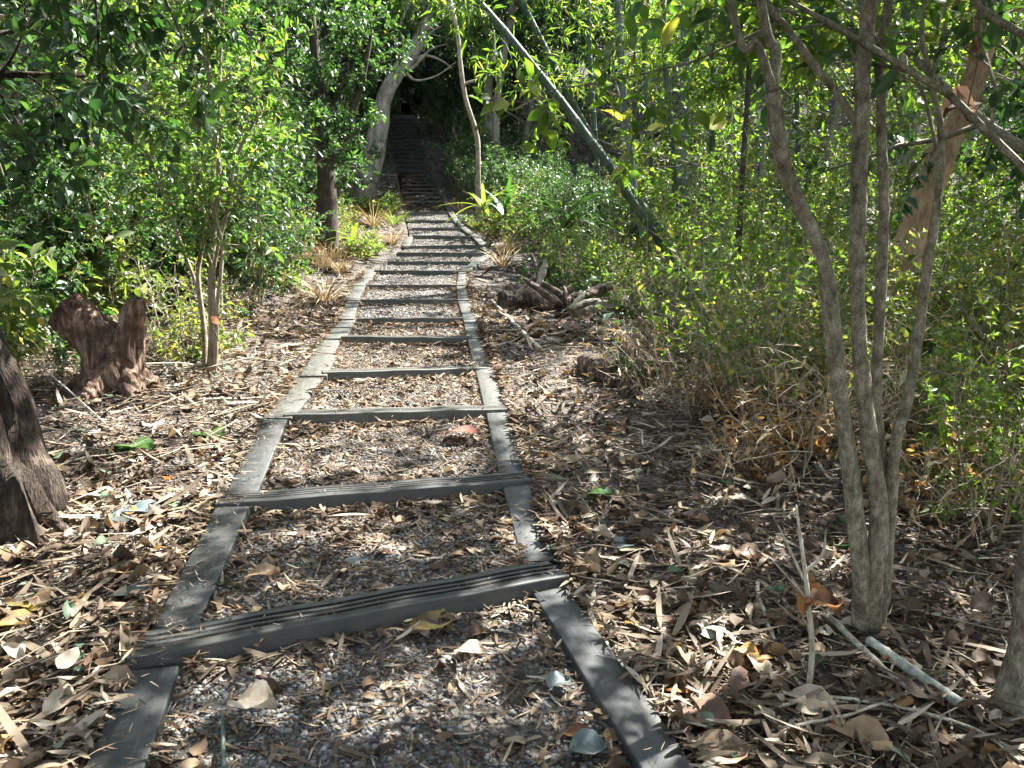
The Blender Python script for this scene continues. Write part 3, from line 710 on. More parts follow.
# trunk at the right frame edge with a limb crossing the top corner
b1 = A(1.53, 2.12, 0); b1[2] = float(H(b1[0], b1[1]))
T1 = [b1 + A(-.01, 0, -.08), b1 + A(0, 0, .1), b1 + A(.01, .01, .35), b1 + A(.035, .02, .8), b1 + A(.1, .0, 1.5), b1 + A(.2, 0, 2.2), b1 + A(.2, .1, 3.6), b1 + A(.3, .3, 5)]
L1 = [T1[5]] + PX([(1060, 62), (1024, 36), (995, 18), (971, -4), (930, -60), (880, -150)], 2.15)
hero('side_trunk_tree', 'brown trunk standing on litter beside the fallen pale bamboo pole', 'tree', b1, [
    (T1, [.10, .07, .06, .055, .05, .05, .04, .02], (9, .5, 1.6)), (L1, [.02, .013, .011, .010, .009, .007, .004], None)],
    G['bark_grey'], G['glossy'], HC, .07, .5, 'ovate', 203, rough=.14)

# old flared trunk at the left frame edge, its limbs overhanging the path
b2 = on_ground(-28, 520)
R2 = [b2 + A(.0, 0, -.12), b2 + A(0, .0, .06), b2 + A(-.03, .02, .2), b2 + A(-.09, .05, .45), b2 + A(-.2, .08, .8), b2 + A(-.4, .1, 1.5), b2 + A(-.5, .2, 2.6), b2 + A(-.4, .4, 4.0), b2 + A(-.2, .6, 6)]
O1 = [R2[6]] + [A(-2.35, 3.0, 2.95), A(-2.1, 3.1, 2.85), A(-1.75, 3.25, 2.85), A(-1.45, 3.4, 2.75)]
O2 = [R2[5], A(-2.6, 3.3, 2.3), A(-2.45, 3.5, 2.4), A(-2.1, 3.9, 2.5)]
O3 = [R2[7], A(-1.9, 3.4, 4.9), A(-.4, 3.9, 5.4), A(.8, 4.3, 5.7), A(1.9, 4.7, 5.9)]  # high limb out of view, routed to shade the near path
O4 = [R2[7] + A(0, 0, .6), A(-2.0, 4.4, 5.6), A(-1.0, 5.4, 6.1), A(.3, 6.2, 6.4), A(1.4, 6.9, 6.5)]  # second unseen limb, added to shade the litter on the left
hero('flared_trunk_tree', 'old rough brown trunk with a broad flared root base', 'tree', b2, [
    (R2, [.46, .36, .285, .24, .215, .19, .17, .13, .05], (9, .55, 2.2)), (O1, [.04, .025, .02, .014, .006], (20, .2, .62)),
    (O2, [.035, .024, .018, .008], (14, .2, .6)), (O3, [.07, .055, .045, .03, .01], (17, .2, 1.3)), (O4, [.07, .055, .045, .03, .01], (20, .2, 1.3))],
    G['root_wood'], G['dark'], cfg(levels=3, kids=[5, 4, 3], leafden=24, leaf_lvl=1, ratio=[.5, .5, .5], start=[.2, .15, .1], up=[-.02, -.05, -.05, -.05], angle=(35, 75)), .075, .5, 'ovate', 205, sides=110, rough=.4, ridge=4.0)

# sapling clump with pale stems
b3 = on_ground(210, 371); Ys = float(b3[1])
def ps(px): return px_m(px, Ys) / 2 * .68
SC = cfg(levels=2, kids=[5, 4, 3], leafden=42, leaf_lvl=0, ratio=[.55, .5, .5], start=[.2, .15, .1], up=[.04, .0, -.02, -.03], angle=(30, 75))
def S(pts, dY=0): return PX(pts, Ys + dY)
hero('sapling_clump', 'bright green sapling clump with several thin pale stems rising from one point', 'sapling', b3, [
    ([b3 + A(0, 0, -.05)] + S([(212, 330), (211, 280), (214, 230), (219, 180), (214, 120), (208, 60), (205, 0), (203, -70), (205, -160)]), [ps(12), ps(10), ps(9), ps(7), ps(7), ps(6), ps(5), ps(5), ps(4), ps(2)], (20, .25, .85)),
    ([b3 + A(-.04, 0, -.05)] + S([(204, 330), (198, 275), (205, 225), (196, 175), (200, 100), (185, 50), (170, 10), (150, -50)], .05), [ps(8), ps(8), ps(7), ps(6), ps(6), ps(5), ps(4), ps(3), ps(2)], (15, .3, .7)),
    ([b3 + A(.03, 0, -.05)] + S([(216, 330), (214, 270), (226, 215), (236, 160), (256, 118), (276, 88)], -.05), [ps(7), ps(6), ps(5), ps(5), ps(4), ps(2)], (10, .3, .6)),
    ([b3 + A(-.02, .02, 0)] + S([(200, 300), (178, 235), (155, 170), (128, 120), (112, 70)], .12), [ps(6), ps(5), ps(5), ps(4), ps(3), ps(1.5)], (10, .3, .6)),
    ([b3 + A(.03, .04, 0)] + S([(217, 310), (222, 250), (212, 190), (219, 110), (222, 30), (230, -60)], -.1), [ps(6), ps(6), ps(5), ps(5), ps(4), ps(3), ps(2)], (12, .3, .6)),
    (S([(214, 230), (190, 190), (150, 152), (110, 140)], 0), [ps(4), ps(3), ps(3), ps(1.5)], (6, .2, .4)),
    (S([(150, 170), (152, 140), (165, 105)], .1), [ps(4), ps(3), ps(1.5)], (5, .2, .35))],
    G['bark_sap'], G['sapling'], SC, .06, .42, 'ovate', 207, rough=.1, stem_name='stem')

# short dark trunk with two forks and silvery crown
b4 = on_ground(325, 250); Y4 = min(float(b4[1]), 12.5); b4 = at(325, 252, Y4); b4[2] = float(H(b4[0], b4[1]))
def p4(px): return px_m(px, Y4) / 2
TR = cfg(levels=3, kids=[6, 5, 4], leafden=40, leaf_lvl=1, ratio=[.5, .5, .5], start=[.15, .15, .1], up=[.0, -.02, -.03, -.03], angle=(35, 80))
hero('forked_tree', 'small tree with dark upright trunk forking under a dense silvery green crown', 'tree', b4, [
    ([b4 + A(0, 0, -.15)] + PX([(327, 240), (327, 205), (325, 165), (322, 140), (318, 80), (310, 10), (300, -60)], Y4), [p4(28), p4(24), p4(20), p4(16), p4(12), p4(10), p4(8), p4(5)], (14, .35, 1.5)),
    (PX([(326, 168), (338, 148), (349, 122), (362, 80), (372, 30)], Y4), [p4(10), p4(9), p4(8), p4(6), p4(3)], (8, .15, .75)),
    (PX([(322, 120), (300, 90), (270, 60), (240, 20)], Y4), [p4(8), p4(7), p4(6), p4(3)], (9, .2, 1.6))],
    G['bark_dark'], G['glossy'], TR, .085, .45, 'diamond', 209)

# leaning pale trunk with broken twiggy top beside the steps
b5 = on_ground(362, 204); Y5 = float(b5[1]); b5[2] -= .1
def p5(px): return px_m(px, Y5) / 2 * .78
hero('leaning_pale_trunk_tree', 'thick pale trunk leaning over the steps towards the light', 'tree', b5, [
    ([b5] + PX([(365, 185), (372, 165), (378, 130), (384, 100), (396, 75), (415, 48), (428, 20), (440, -5), (462, -60), (480, -120)], Y5), [p5(30), p5(28), p5(26), p5(24), p5(20), p5(18), p5(17), p5(15), p5(14), p5(11), p5(6)], (10, .6, 3.0)),
    (PX([(400, 70), (412, 68), (430, 50), (446, 44)], Y5), [p5(7), p5(5), p5(3), p5(1)], None),
    (PX([(404, 66), (424, 56), (440, 60), (452, 68)], Y5), [p5(5), p5(4), p5(2.5), p5(1)], None),
    (PX([(402, 68), (415, 80), (436, 76), (456, 62)], Y5), [p5(5), p5(3), p5(2), p5(1)], None),
    (PX([(408, 60), (426, 40), (434, 30), (450, 24)], Y5), [p5(5), p5(3), p5(2), p5(1)], None),
    (PX([(396, 78), (404, 50), (400, 25), (412, 0)], Y5), [p5(5), p5(4), p5(3), p5(2)], (5, .4, 1.5))],
    G['bark_pale'], G['sapling'], TR, .12, .5, 'diamond', 211, sides=14)

# thin curved bare stem above the plants
Y6 = 16.5
s6 = PX([(478, 175), (477, 138), (466, 100), (461, 70), (457, 30), (449, -5), (445, -60)], Y6); b6 = s6[0] * A(1, 1, 0); b6[2] = float(H(b6[0], b6[1]))
def p6(px): return px_m(px, Y6) / 2
hero('slender_stem_tree', 'thin wavy bare brown stem standing beside the broad-leaved plants', 'tree', b6, [
    ([b6 - A(0, 0, .1)] + s6, [p6(6), p6(5.2), p6(5), p6(4.8), p6(4.5), p6(4.2), p6(4), p6(3.5)], None),
    (PX([(465, 84), (482, 76), (494, 55), (494, 30)], Y6), [p6(3), p6(2), p6(2), p6(1.2)], None)], G['bark_sap'], G['olive'], TR, .06, .5, 'diamond', 213)

# tan sunlit trunk beyond the multi-stemmed tree
b7 = on_ground(904, 300); Y7 = 6.3; b7 = at(903, 300, Y7); b7[2] = float(H(b7[0], b7[1]))
def p7(px): return px_m(px, Y7) / 2
hero('leaning_tan_trunk_tree', 'tan sunlit leaning trunk seen through leaves past the slender grey stems', 'tree', b7, [
    ([b7 - A(0, 0, .1)] + PX([(903, 275), (913, 235), (926, 195), (944, 150), (963, 112), (980, 60), (990, 0), (1000, -100), (1010, -200)], Y7), [p7(36), p7(30), p7(28), p7(26), p7(24), p7(22), p7(20), p7(24), p7(20), p7(14)], (8, .6, 2.0))],
    G['bark_tan'], G['bright'], TR, .075, .5, 'diamond', 215)
# two grey trunks high behind the bamboo, one slim dark pole
for (pts, wpx, Yb, lab, se) in (([(488, 120), (488, 60), (490, 0), (492, -80), (496, -180)], 9, 24, 'straight grey trunk in the shade high behind the leaning bamboo', 217),
                                ([(496, 120), (500, 80), (506, 40), (516, -10), (530, -90)], 7, 22, 'tilted grey trunk beside the straight one high behind the bamboo', 218),
                                ([(738, 262), (742, 180), (747, 110), (751, 20), (752, -80)], 5.5, 8.5, 'slim dark straight pole-like trunk among twigs under the yellow leaf', 219)):
    s_ = PX(pts, Yb); bb = s_[0] * A(1, 1, 0); bb[2] = float(H(bb[0], bb[1]))
    r_ = px_m(wpx, Yb) / 2
    hero('forest_tree', lab, 'tree', bb, [([bb - A(0, 0, .1)] + s_, [r_ * 1.3] + [r_] * 3 + [r_ * .9, r_ * .7], (10, .55, 3.0 if Yb > 10 else 1.2))], G['bark_grey'] if Yb > 10 else G['bark_dark'], G['dark'] if Yb > 10 else G['bright'], TR, .14 if Yb > 10 else .08, .5, 'diamond', se)

# bamboo culms
def culm(label, pts, wpx, Y, seed, mat='culm', top=None, leafy=True, dY=None):
    s_ = PX(pts, Y, dY); d = unit(s_[0] - s_[1]); b = s_[0].copy(); n_ = 0
    while b[2] > float(H(b[0], b[1])) - .05 and n_ < 200: b = b + d * .05; n_ += 1
    e = unit(s_[-1] - s_[-2]); tip = [s_[-1] + e * 1.5 + A(0, 0, -.05), s_[-1] + e * 3.0 + A(0, 0, -.4)]
    P = smooth_path([b] + s_ + tip, 60); L = np.concatenate([[0], np.cumsum(np.linalg.norm(np.diff(P, axis=0), axis=1))])
    r0 = px_m(wpx, Y) / 2; T = L[-1]; rg = np.random.default_rng(seed)
    root = empty('bamboo_culm', b, label, 'bamboo', 'bamboo culms beside the steps')
    st = []; x = .1
    while x < T - .1: st += [(x - .02, 1.0), (x - .006, 1.12), (x, 1.13), (x + .008, .97), (x + .03, .99)]; x += .34 * rg.uniform(.9, 1.1)
    st = [(0, 1)] + st + [(T, 1)]
    a = np.array([q[0] for q in st]); rr = np.array([q[1] for q in st]) * r0 * (1 - .45 * (a / T) ** 2)
    PP = np.stack([np.interp(a, L, P[:, i_]) for i_ in range(3)], -1) - b
    m = MB(); m.tube(PP, rr, 14); m.build('cane', G[mat], root, True)
    if leafy:
        mb_ = MB(); lv = []; out = []
        for x in np.arange(T * .45, T, .34):
            p = np.array([np.interp(x, L, P[:, i_]) for i_ in range(3)]) - b
            for _ in range(2): grow(rg, out, lv, p, unit(rg.normal(size=3) + A(0, 0, .3)), rg.uniform(.5, 1.0), .004, 0, cfg(levels=2, kids=[4, 3], leafden=16, leaf_lvl=0, up=[-.1, -.1], droop=-.4))
        for p_, r_, l in out: mb_.tube(p_, r_, 3, 0, caps=False)
        leaves_to(mb_, rg, lv, .13, .12, 'diamond', 1); mb_.build('leaves', [G[mat], G['bright']], root)
    return root
culm('thick green bamboo culm leaning steeply across the scene from the ground up leftwards', [(653, 232), (630, 198), (610, 167), (587, 136), (565, 106), (536, 70), (507, 34), (477, 0)], 8.6, 8.5, 301, dY=[0, .0, 0, .1, .2, .3, .4, .6])
culm('thinner green bamboo culm leaning behind the thick leaning one', [(617, 172), (595, 143), (576, 109), (560, 78), (545, 48), (533, 24), (521, 0)], 7, 10.5, 302)
for (pts, wp, Yc, lab, se, mt) in (
    ([(635, 195), (633, 185), (629, 140), (624, 99), (620, 30), (618, 0)], 7, 11, 'upright grey-green bamboo culm just past the foot of the leaning culms', 303, 'culm_pale'),
    ([(674, 170), (673, 150), (668, 92), (664, 40), (663, 0)], 6, 12, 'slim upright bamboo culm under the small yellow leaf', 304, 'culm'),
    ([(682, 175), (683, 150), (685, 80), (685, 34), (686, 0)], 10, 12.5, 'broad blue-grey upright bamboo culm between two slim ones', 305, 'culm_pale'),
    ([(712, 180), (712, 150), (713, 80), (716, 30), (717, 0)], 6, 13, 'slim shaded bamboo culm behind the large yellow leaf', 306, 'culm'),
    ([(652, 180), (650, 140), (645, 70), (640, 0)], 5, 14, 'slimmest bamboo culm, set back among the upright ones', 307, 'culm')):
    culm(lab, pts, wp, Yc, se, mt, leafy=(se % 2 == 1))
for (pts, wp, Yc, lab, se, mt) in (
    ([(762, 190), (765, 90), (770, 0)], 6, 12, 'pale upright bamboo culm seen between the forked stems of the near tree', 308, 'culm_pale'),
    ([(800, 200), (797, 100), (793, 0)], 5, 13, 'dim bamboo culm directly behind the near tree fork', 309, 'culm'),
    ([(596, 150), (590, 60), (588, 0)], 5, 15, 'distant bamboo culm rising behind the two leaning culms', 310, 'culm')):
    culm(lab, pts, wp, Yc, se, mt, leafy=True)

# ------------------------------------------------------------------ stumps and fallen wood
def remeshed(mb, name, mat, voxel, amp, scale, parent=None, stretch=(1, 1, .3), seed=1):
    o = mb.build('tmp', mat); md = o.modifiers.new('r', 'REMESH'); md.mode = 'VOXEL'; md.voxel_size = voxel
    dg = bpy.context.evaluated_depsgraph_get(); me = bpy.data.meshes.new_from_object(o.evaluated_get(dg)); me.name = name
    bpy.data.objects.remove(o)
    n = len(me.vertices); co = np.zeros(n * 3); nn = np.zeros(n * 3); me.vertices.foreach_get('co', co); me.vertices.foreach_get('normal', nn)
    co = co.reshape(-1, 3); nn = nn.reshape(-1, 3); q = co * np.array(stretch)
    d = vnoise(q * scale, seed) + .6 * vnoise(q * scale * 2.3, seed + 1) + .4 * vnoise(q * scale * 5, seed + 2)
    d = d - .9 * np.maximum(0, np.abs(vnoise(q * scale * 1.3, seed + 5)) * -3 + .5)
    me.vertices.foreach_set('co', (co + nn * (d * amp)[:, None]).ravel()); me.materials.clear(); me.materials.append(mat)
    me.polygons.foreach_set('use_smooth', np.ones(len(me.polygons), bool)); me.update()
    o = bpy.data.objects.new(name, me); C.objects.link(o)
    if parent: o.parent = parent
    return o
bs = on_ground(116, 389); Yt = float(bs[1]); m = MB()
q_ = lambda px: px_m(px, Yt) / 2
def SP_(pts): return [p - bs for p in PX(pts, Yt)]
m.tube(smooth_path([A(0, 0, -.12)] + SP_([(117, 385), (112, 362), (101, 344), (86, 326), (66, 308)]), 24), smooth_rad([q_(72), q_(58), q_(50), q_(44), q_(42), q_(40)], 24), 20)
m.tube(smooth_path(SP_([(121, 378), (127, 352), (132, 325), (135, 298)]), 16), smooth_rad([q_(46), q_(32), q_(23), q_(18)], 16), 14)
for a in range(6):
    an = a * 1.05 + .3; m.tube(smooth_path([A(math.cos(an) * .12, math.sin(an) * .12, .12), A(math.cos(an) * .24, math.sin(an) * .24, .0), A(math.cos(an) * .38, math.sin(an) * .38, -.08)], 8), [.07, .065, .06, .055, .05, .045, .04, .03], 8)
st_ = remeshed(m, 'tree_stump', G['stump_wood'], .010, .026, 11, stretch=(1, 1, .22), seed=4)
st_.location = bs; tag(st_, 'weathered reddish-brown stump with two broken horns like a Y', 'stump')
def log(name, label, cat, p0, p1, r0, r1, mat, seed, amp=.01, hollow=True, vox=.012, group=None, lift=.6, z0=None, z1=None):
    p0, p1 = A(*p0), A(*p1); p0[2] = float(H(p0[0], p0[1])) + r0 * lift if z0 is None else z0; p1[2] = float(H(p1[0], p1[1])) + r1 * lift if z1 is None else z1
    mid = (p0 + p1) / 2; m = MB(); mm = unit(np.cross(p1 - p0, (0, 0, 1))) * r0 * .3
    m.tube(smooth_path([p0 - mid, mm, p1 - mid], 16), smooth_rad([r0, (r0 + r1) * .53, r1], 16), 14)
    o = remeshed(m, name, mat, vox, amp, 9, stretch=(.5, 1, 1), seed=seed); o.location = mid
    return tag(o, label, cat, group)
def gp(px, py): return on_ground(px, py)
a_, b_ = gp(585, 372), gp(640, 388); log('fallen_log', 'thick brown fallen log with a dark mossy end lying in litter', 'log', a_, b_ + A(.05, -.05, 0), .10, .12, G['wood_old'], 31, .012)
lg = bpy.data.objects['fallen_log']; mm_ = MB(); r2_ = np.random.default_rng(3); q_m = np.array([v_.co for v_ in lg.data.vertices]); nm_ = np.array([v_.normal for v_ in lg.data.vertices]); ok_ = (nm_[:, 2] > .25) & (q_m[:, 0] > -.02); q_m, nm_ = q_m[ok_], nm_[ok_]; sel = r2_.integers(0, len(q_m), 2600)
mm_.inst('diamond', q_m[sel], unit(nm_[sel] + r2_.normal(0, .7, (2600, 3))), r2_.normal(size=(2600, 3)), .022, .012, 1, 0); mm_.build('moss', G['dark'], lg)
a_, b_ = gp(502, 308), gp(530, 306); log('wood_chunk', 'rounded brown block of broken wood nearest the edging timber', 'log', a_, b_, .13, .12, G['wood_old'], 32, .02, vox=.018)
a_, b_ = gp(570, 316), gp(618, 312); log('fallen_log', 'short pale split log lying behind the broken wood pile', 'log', a_, b_, .07, .06, G['bark_pale'], 33, .01)
rgp = np.random.default_rng(77); pile = gp(556, 312)
WL = ['dark upright splinter of wood standing from the broken pile', 'reddish slab of bark leaning on the broken wood pile', 'pale bent strip of bark on the wood pile', 'grey rotten branch piece crossing the wood pile', 'hollow curved bark piece on top of the wood pile', 'thin cracked stick poking up from the wood pile', 'brown flat slab at the back of the wood pile']
for q, (dx, L_, r_, el, az) in enumerate([(-.25, .5, .04, 1.25, .4), (.05, .6, .07, .35, .3), (.25, .7, .035, .5, 2.6), (.4, .8, .05, .12, .1), (.0, .55, .09, .3, 2.9), (-.1, .7, .02, .9, 1.9), (.7, .7, .08, .15, .25)]):
    L_ *= 1.15; r_ *= 1.25; d = A(math.cos(el) * math.cos(az), math.cos(el) * math.sin(az), math.sin(el)); p = pile + A(dx * 1.1, rgp.uniform(-.15, .3), .05); e = p + d * L_
    log('broken_wood', WL[q], 'broken wood', p, e, r_, r_ * .7, G['wood_old'] if q % 3 else G['bark_pale'], 40 + q, .014, vox=.012, group='broken wood pieces in the pile', z0=p[2] + .02, z1=e[2] + .02)
for q in range(16):
    az, el, L_ = rgp.uniform(0, 6.28), rgp.uniform(-.05, .7), rgp.uniform(.3, .75); d = A(math.cos(el) * math.cos(az), math.cos(el) * math.sin(az), math.sin(el)); sx_, sy_ = [(-.5, 0), (.1, -.4), (.15, .4), (.75, 0)][q // 4]; p = pile + A(sx_ + rgp.uniform(-.12, .12), sy_ + rgp.uniform(-.1, .1), .05)
    m = MB(); w_ = rgp.uniform(.025, .07); k_ = unit(np.cross(d, (0, 0, 1))) * L_ * rgp.uniform(-.12, .12)
    m.tube(smooth_path([p * 0, d * L_ * .5 + k_, d * L_], 9), smooth_rad([w_ * .6, w_, w_ * .8, .004], 9), 7, 0, rough=.7, seed=q); o = m.build('wood_splinter', G[['stump_wood', 'bark_pale', 'wood_old', 'pale_stick'][q % 4]]); o.location = p
    tag(o, '%s ragged splinter lying loose %s' % (['reddish', 'whitish', 'dark brown', 'straw-coloured'][q % 4], ['at the edging end of the broken wood pile', 'before the front of the broken wood pile', 'behind the broken wood pile', 'at the bamboo end of the broken wood pile'][q // 4]), 'splinter', 'loose splinters in the broken wood pile')
def stick(label, pts, r, mat='pale_stick', cat='stick', name='fallen_stick', seed=1, node=False, wob=.012, n=24, lift=1.0):
    P = np.array([A(*p) for p in pts]); P = smooth_path(P, n); rg = np.random.default_rng(seed); P[:, :2] += rg.normal(0, wob, (n, 2)) * .5
    b = P[0].copy(); m = MB(); m.tube(P - b, np.linspace(r, r * .65, n), 10, 0, rough=.15, seed=seed); o = m.build(name, G[mat], None, True); o.location = b
    return tag(o, label, cat)
def gl(pts, lift): return [on_ground(*p) + A(0, 0, lift) for p in pts]
stick('pale straight stick lying on litter between the wood pile and edging', gl([(540, 352), (516, 328), (492, 303)], .03), .022)
stick('long thin grey stick running down to the bamboo pole', gl([(828, 622), (862, 655), (900, 685), (935, 708)], .03), .012, seed=2, wob=.004)
stick('bent grey stick on litter below the dead seedling', gl([(755, 585), (768, 625), (785, 665), (800, 690)], .015), .009, seed=3, wob=.006)
stick('long thin grey twig crossing the litter near the right trunk', gl([(755, 715), (820, 705), (900, 715), (975, 738), (1020, 762)], .03), .006, seed=4, wob=.004)
stick('second thin twig tangled over the crossing grey twig', gl([(770, 735), (850, 718), (930, 700), (1000, 722)], .035), .005, seed=5, wob=.004)
stick('dark reddish stick lying right behind the side trunk', gl([(960, 558), (985, 554), (1012, 548)], .03), .011, 'bark_dark', seed=6)
stick('straw-coloured stem lying on litter beyond the left edging', gl([(0, 530), (60, 470), (130, 455)], .03), .006, seed=8)
stick('thin pale straw propped over the left litter', [on_ground(5, 360) + A(0, 0, .2), on_ground(60, 400) + A(0, 0, .12), on_ground(110, 430) + A(0, 0, .02)], .006, seed=9, wob=.003)
stick('thin greenish stalk lying by the lower left edging on gravel', gl([(224, 768), (223, 735), (222, 706)], .012), .006, 'culm_pale', seed=10, wob=.001)
stick('long pale wood strip beside the left edging between third and fourth steps', gl([(180, 402), (225, 402), (268, 400)], .02), .012, seed=12)
pole = gl([(868, 648), (915, 684), (962, 716)], .04)
m = MB(); pp = smooth_path([pole[0], pole[2]], 30); rr = np.full(30, .0165); rr[[6, 15, 24]] = .0195; bp_ = pp[0].copy(); m.tube(pp - bp_, rr, 14); po = m.build('bamboo_pole', G['pole'], None, True); po.location = bp_
tag(po, 'short pale fallen bamboo pole on litter at the foot of the near tree', 'pole')
# dead seedling: bare grey forked stems standing in the litter
b8 = on_ground(808, 690)
def S8(pts): return [p for p in PX(pts, float(b8[1]))]
hero('dead_seedling', 'dead bare grey seedling with forked stems standing in litter', 'seedling', b8, [
    ([b8 - A(0, 0, .03)] + S8([(812, 650), (808, 600), (804, 565), (800, 535), (796, 505)]), [.010, .009, .008, .007, .005, .003], None),
    (S8([(805, 572), (822, 555), (826, 530)]), [.006, .005, .002], None), (S8([(804, 580), (790, 550), (778, 525)]), [.005, .004, .002], None),
    (S8([(808, 600), (795, 585), (772, 560)]), [.004, .003, .0015], None)], G['pale_stick'], G['olive'], TR, .05, .5, 'diamond', 220, sides=7, stem_name='stem')

# ------------------------------------------------------------------ broad-leaved clump plants, vines, notable leaves
def strap_plant(label, base, n, L, wdt, mat, seed, elev=(.4, 1.4), sag=.9):
    rg = np.random.default_rng(seed); root = empty('broad_leaved_plant', base, label, 'plant', 'broad-leaved plants'); T = (_strap(8, sag, .0))
    for q in range(n):
        a = q * 2.4 + rg.normal(0, .2); e = rg.uniform(*elev); m = MB(); h = rg.uniform(0, .35) * L
        m.inst(T, [(0, 0, h)], [(math.cos(a) * math.cos(e), math.sin(a) * math.cos(e), math.sin(e))], [(0, 0, 1)], L * rg.uniform(.7, 1.1), wdt * rg.uniform(.8, 1.1), rg.uniform(.5, 1.1), 0)
        m.build('leaf', G[mat], root, True)
    m = MB(); m.tube([(0, 0, -.05), (.01, 0, L * .3), (0, 0, L * .5)], [.02, .016, .008], 7); m.build('stem', G['bark_sap'], root, True)
    return root
def gnd(px, py, Y):
    p = at(px, py, Y); p[2] = float(H(p[0], p[1])); return p
strap_plant('tall upright strap-leaved plant with one white-lit leaf right of the steps', gnd(484, 190, 15.0) + A(0, 0, .45), 13, .7, .085, 'olive', 401, (.3, 1.45))
strap_plant('arching strap-leaved plant at the foot of the slender bare stem', gnd(505, 200, 14.0) + A(0, 0, .4), 14, .8, .09, 'glossy', 402)
strap_plant('wide dark strap-leaved plant under the leaning bamboo', gnd(565, 205, 12.0) + A(0, 0, .6), 14, .9, .11, 'glossy', 403, (.2, 1.2))
strap_plant('low pale strap-leaved plant drooping over the left edge beside the steps', gnd(352, 215, 12.5) + A(0, 0, .1), 12, .7, .07, 'bright', 404, (.1, 1.0))

def leaf_obj(label, p, L, W, yaw, mat, templ='broad', curl=1.0, tilt=(0, 0), group='single large fallen leaves', name='fallen_leaf', cat='leaf', stalk=True, colour=None):
    m = MB(); D = A(math.cos(yaw), math.sin(yaw), tilt[0]); N = A(-math.sin(yaw) * tilt[1], math.cos(yaw) * tilt[1], 1)
    m.inst(templ, [-unit(D) * L * .5], [D], [N], L, W, curl, 0)
    if stalk: dd = unit(D); m.tube([-dd * L * .78 + A(0, 0, .004), -dd * L * .6, -dd * L * .48], [.0016, .0016, .0012], 5)
    o = m.build(name, mat, None, True); o.location = p; return tag(o, label, cat, group)
def lm(name, c1, c2, rough=.6, trans=.3, c3=None):
    m, t, b, L = nodes(name); tc = t.nodes.new('ShaderNodeTexCoord'); n = t.nodes.new('ShaderNodeTexNoise'); n.inputs['Scale'].default_value = 9; n.inputs['Detail'].default_value = 7
    L.new(tc.outputs['Object'], n.inputs[0]); r = ramp(t, [(.4, c1), (.58, c2)] + ([(.7, c3)] if c3 else [])); L.new(n.outputs[0], r.inputs[0]); L.new(r.outputs[0], b.inputs['Base Color']); b.inputs['Roughness'].default_value = rough
    wv = t.nodes.new('ShaderNodeTexWave'); wv.inputs['Scale'].default_value = 22; wv.inputs['Distortion'].default_value = 1.5; L.new(tc.outputs['Object'], wv.inputs[0])
    bp = t.nodes.new('ShaderNodeBump'); bp.inputs['Strength'].default_value = .5; bp.inputs['Distance'].default_value = .006; L.new(n.outputs[0], bp.inputs['Height']); L.new(bp.outputs[0], b.inputs['Normal'])
    tr = t.nodes.new('ShaderNodeBsdfTranslucent'); mx = t.nodes.new('ShaderNodeMixShader'); mx.inputs[0].default_value = trans; L.new(r.outputs[0], tr.inputs[0]); L.new(b.outputs[0], mx.inputs[1]); L.new(tr.outputs[0], mx.inputs[2]); L.new(mx.outputs[0], t.nodes['Material Output'].inputs[0])
    return m
Lyb = lm('leaf_yellow_brown', (.16, .10, .06), (.36, .26, .08), c3=(.42, .34, .1)); Lor = lm('leaf_orange', (.12, .045, .02), (.32, .14, .035), trans=.3); Ltan = lm('leaf_tan', (.26, .17, .1), (.42, .3, .19)); Lbr = lm('leaf_brown', (.10, .055, .035), (.24, .15, .1))
Lpale = lm('leaf_pale', (.34, .28, .21), (.52, .45, .36)); Lblue = lm('leaf_blue_grey', (.09, .12, .125), (.2, .23, .23), .4); Lgr = lm('leaf_green', (.04, .10, .03), (.10, .19, .05), .4, .35); Lyl = lm('leaf_yellow', (.42, .42, .04), (.6, .58, .08), .5, .5)
Lred = lm('leaf_red', (.2, .08, .06), (.34, .17, .12))
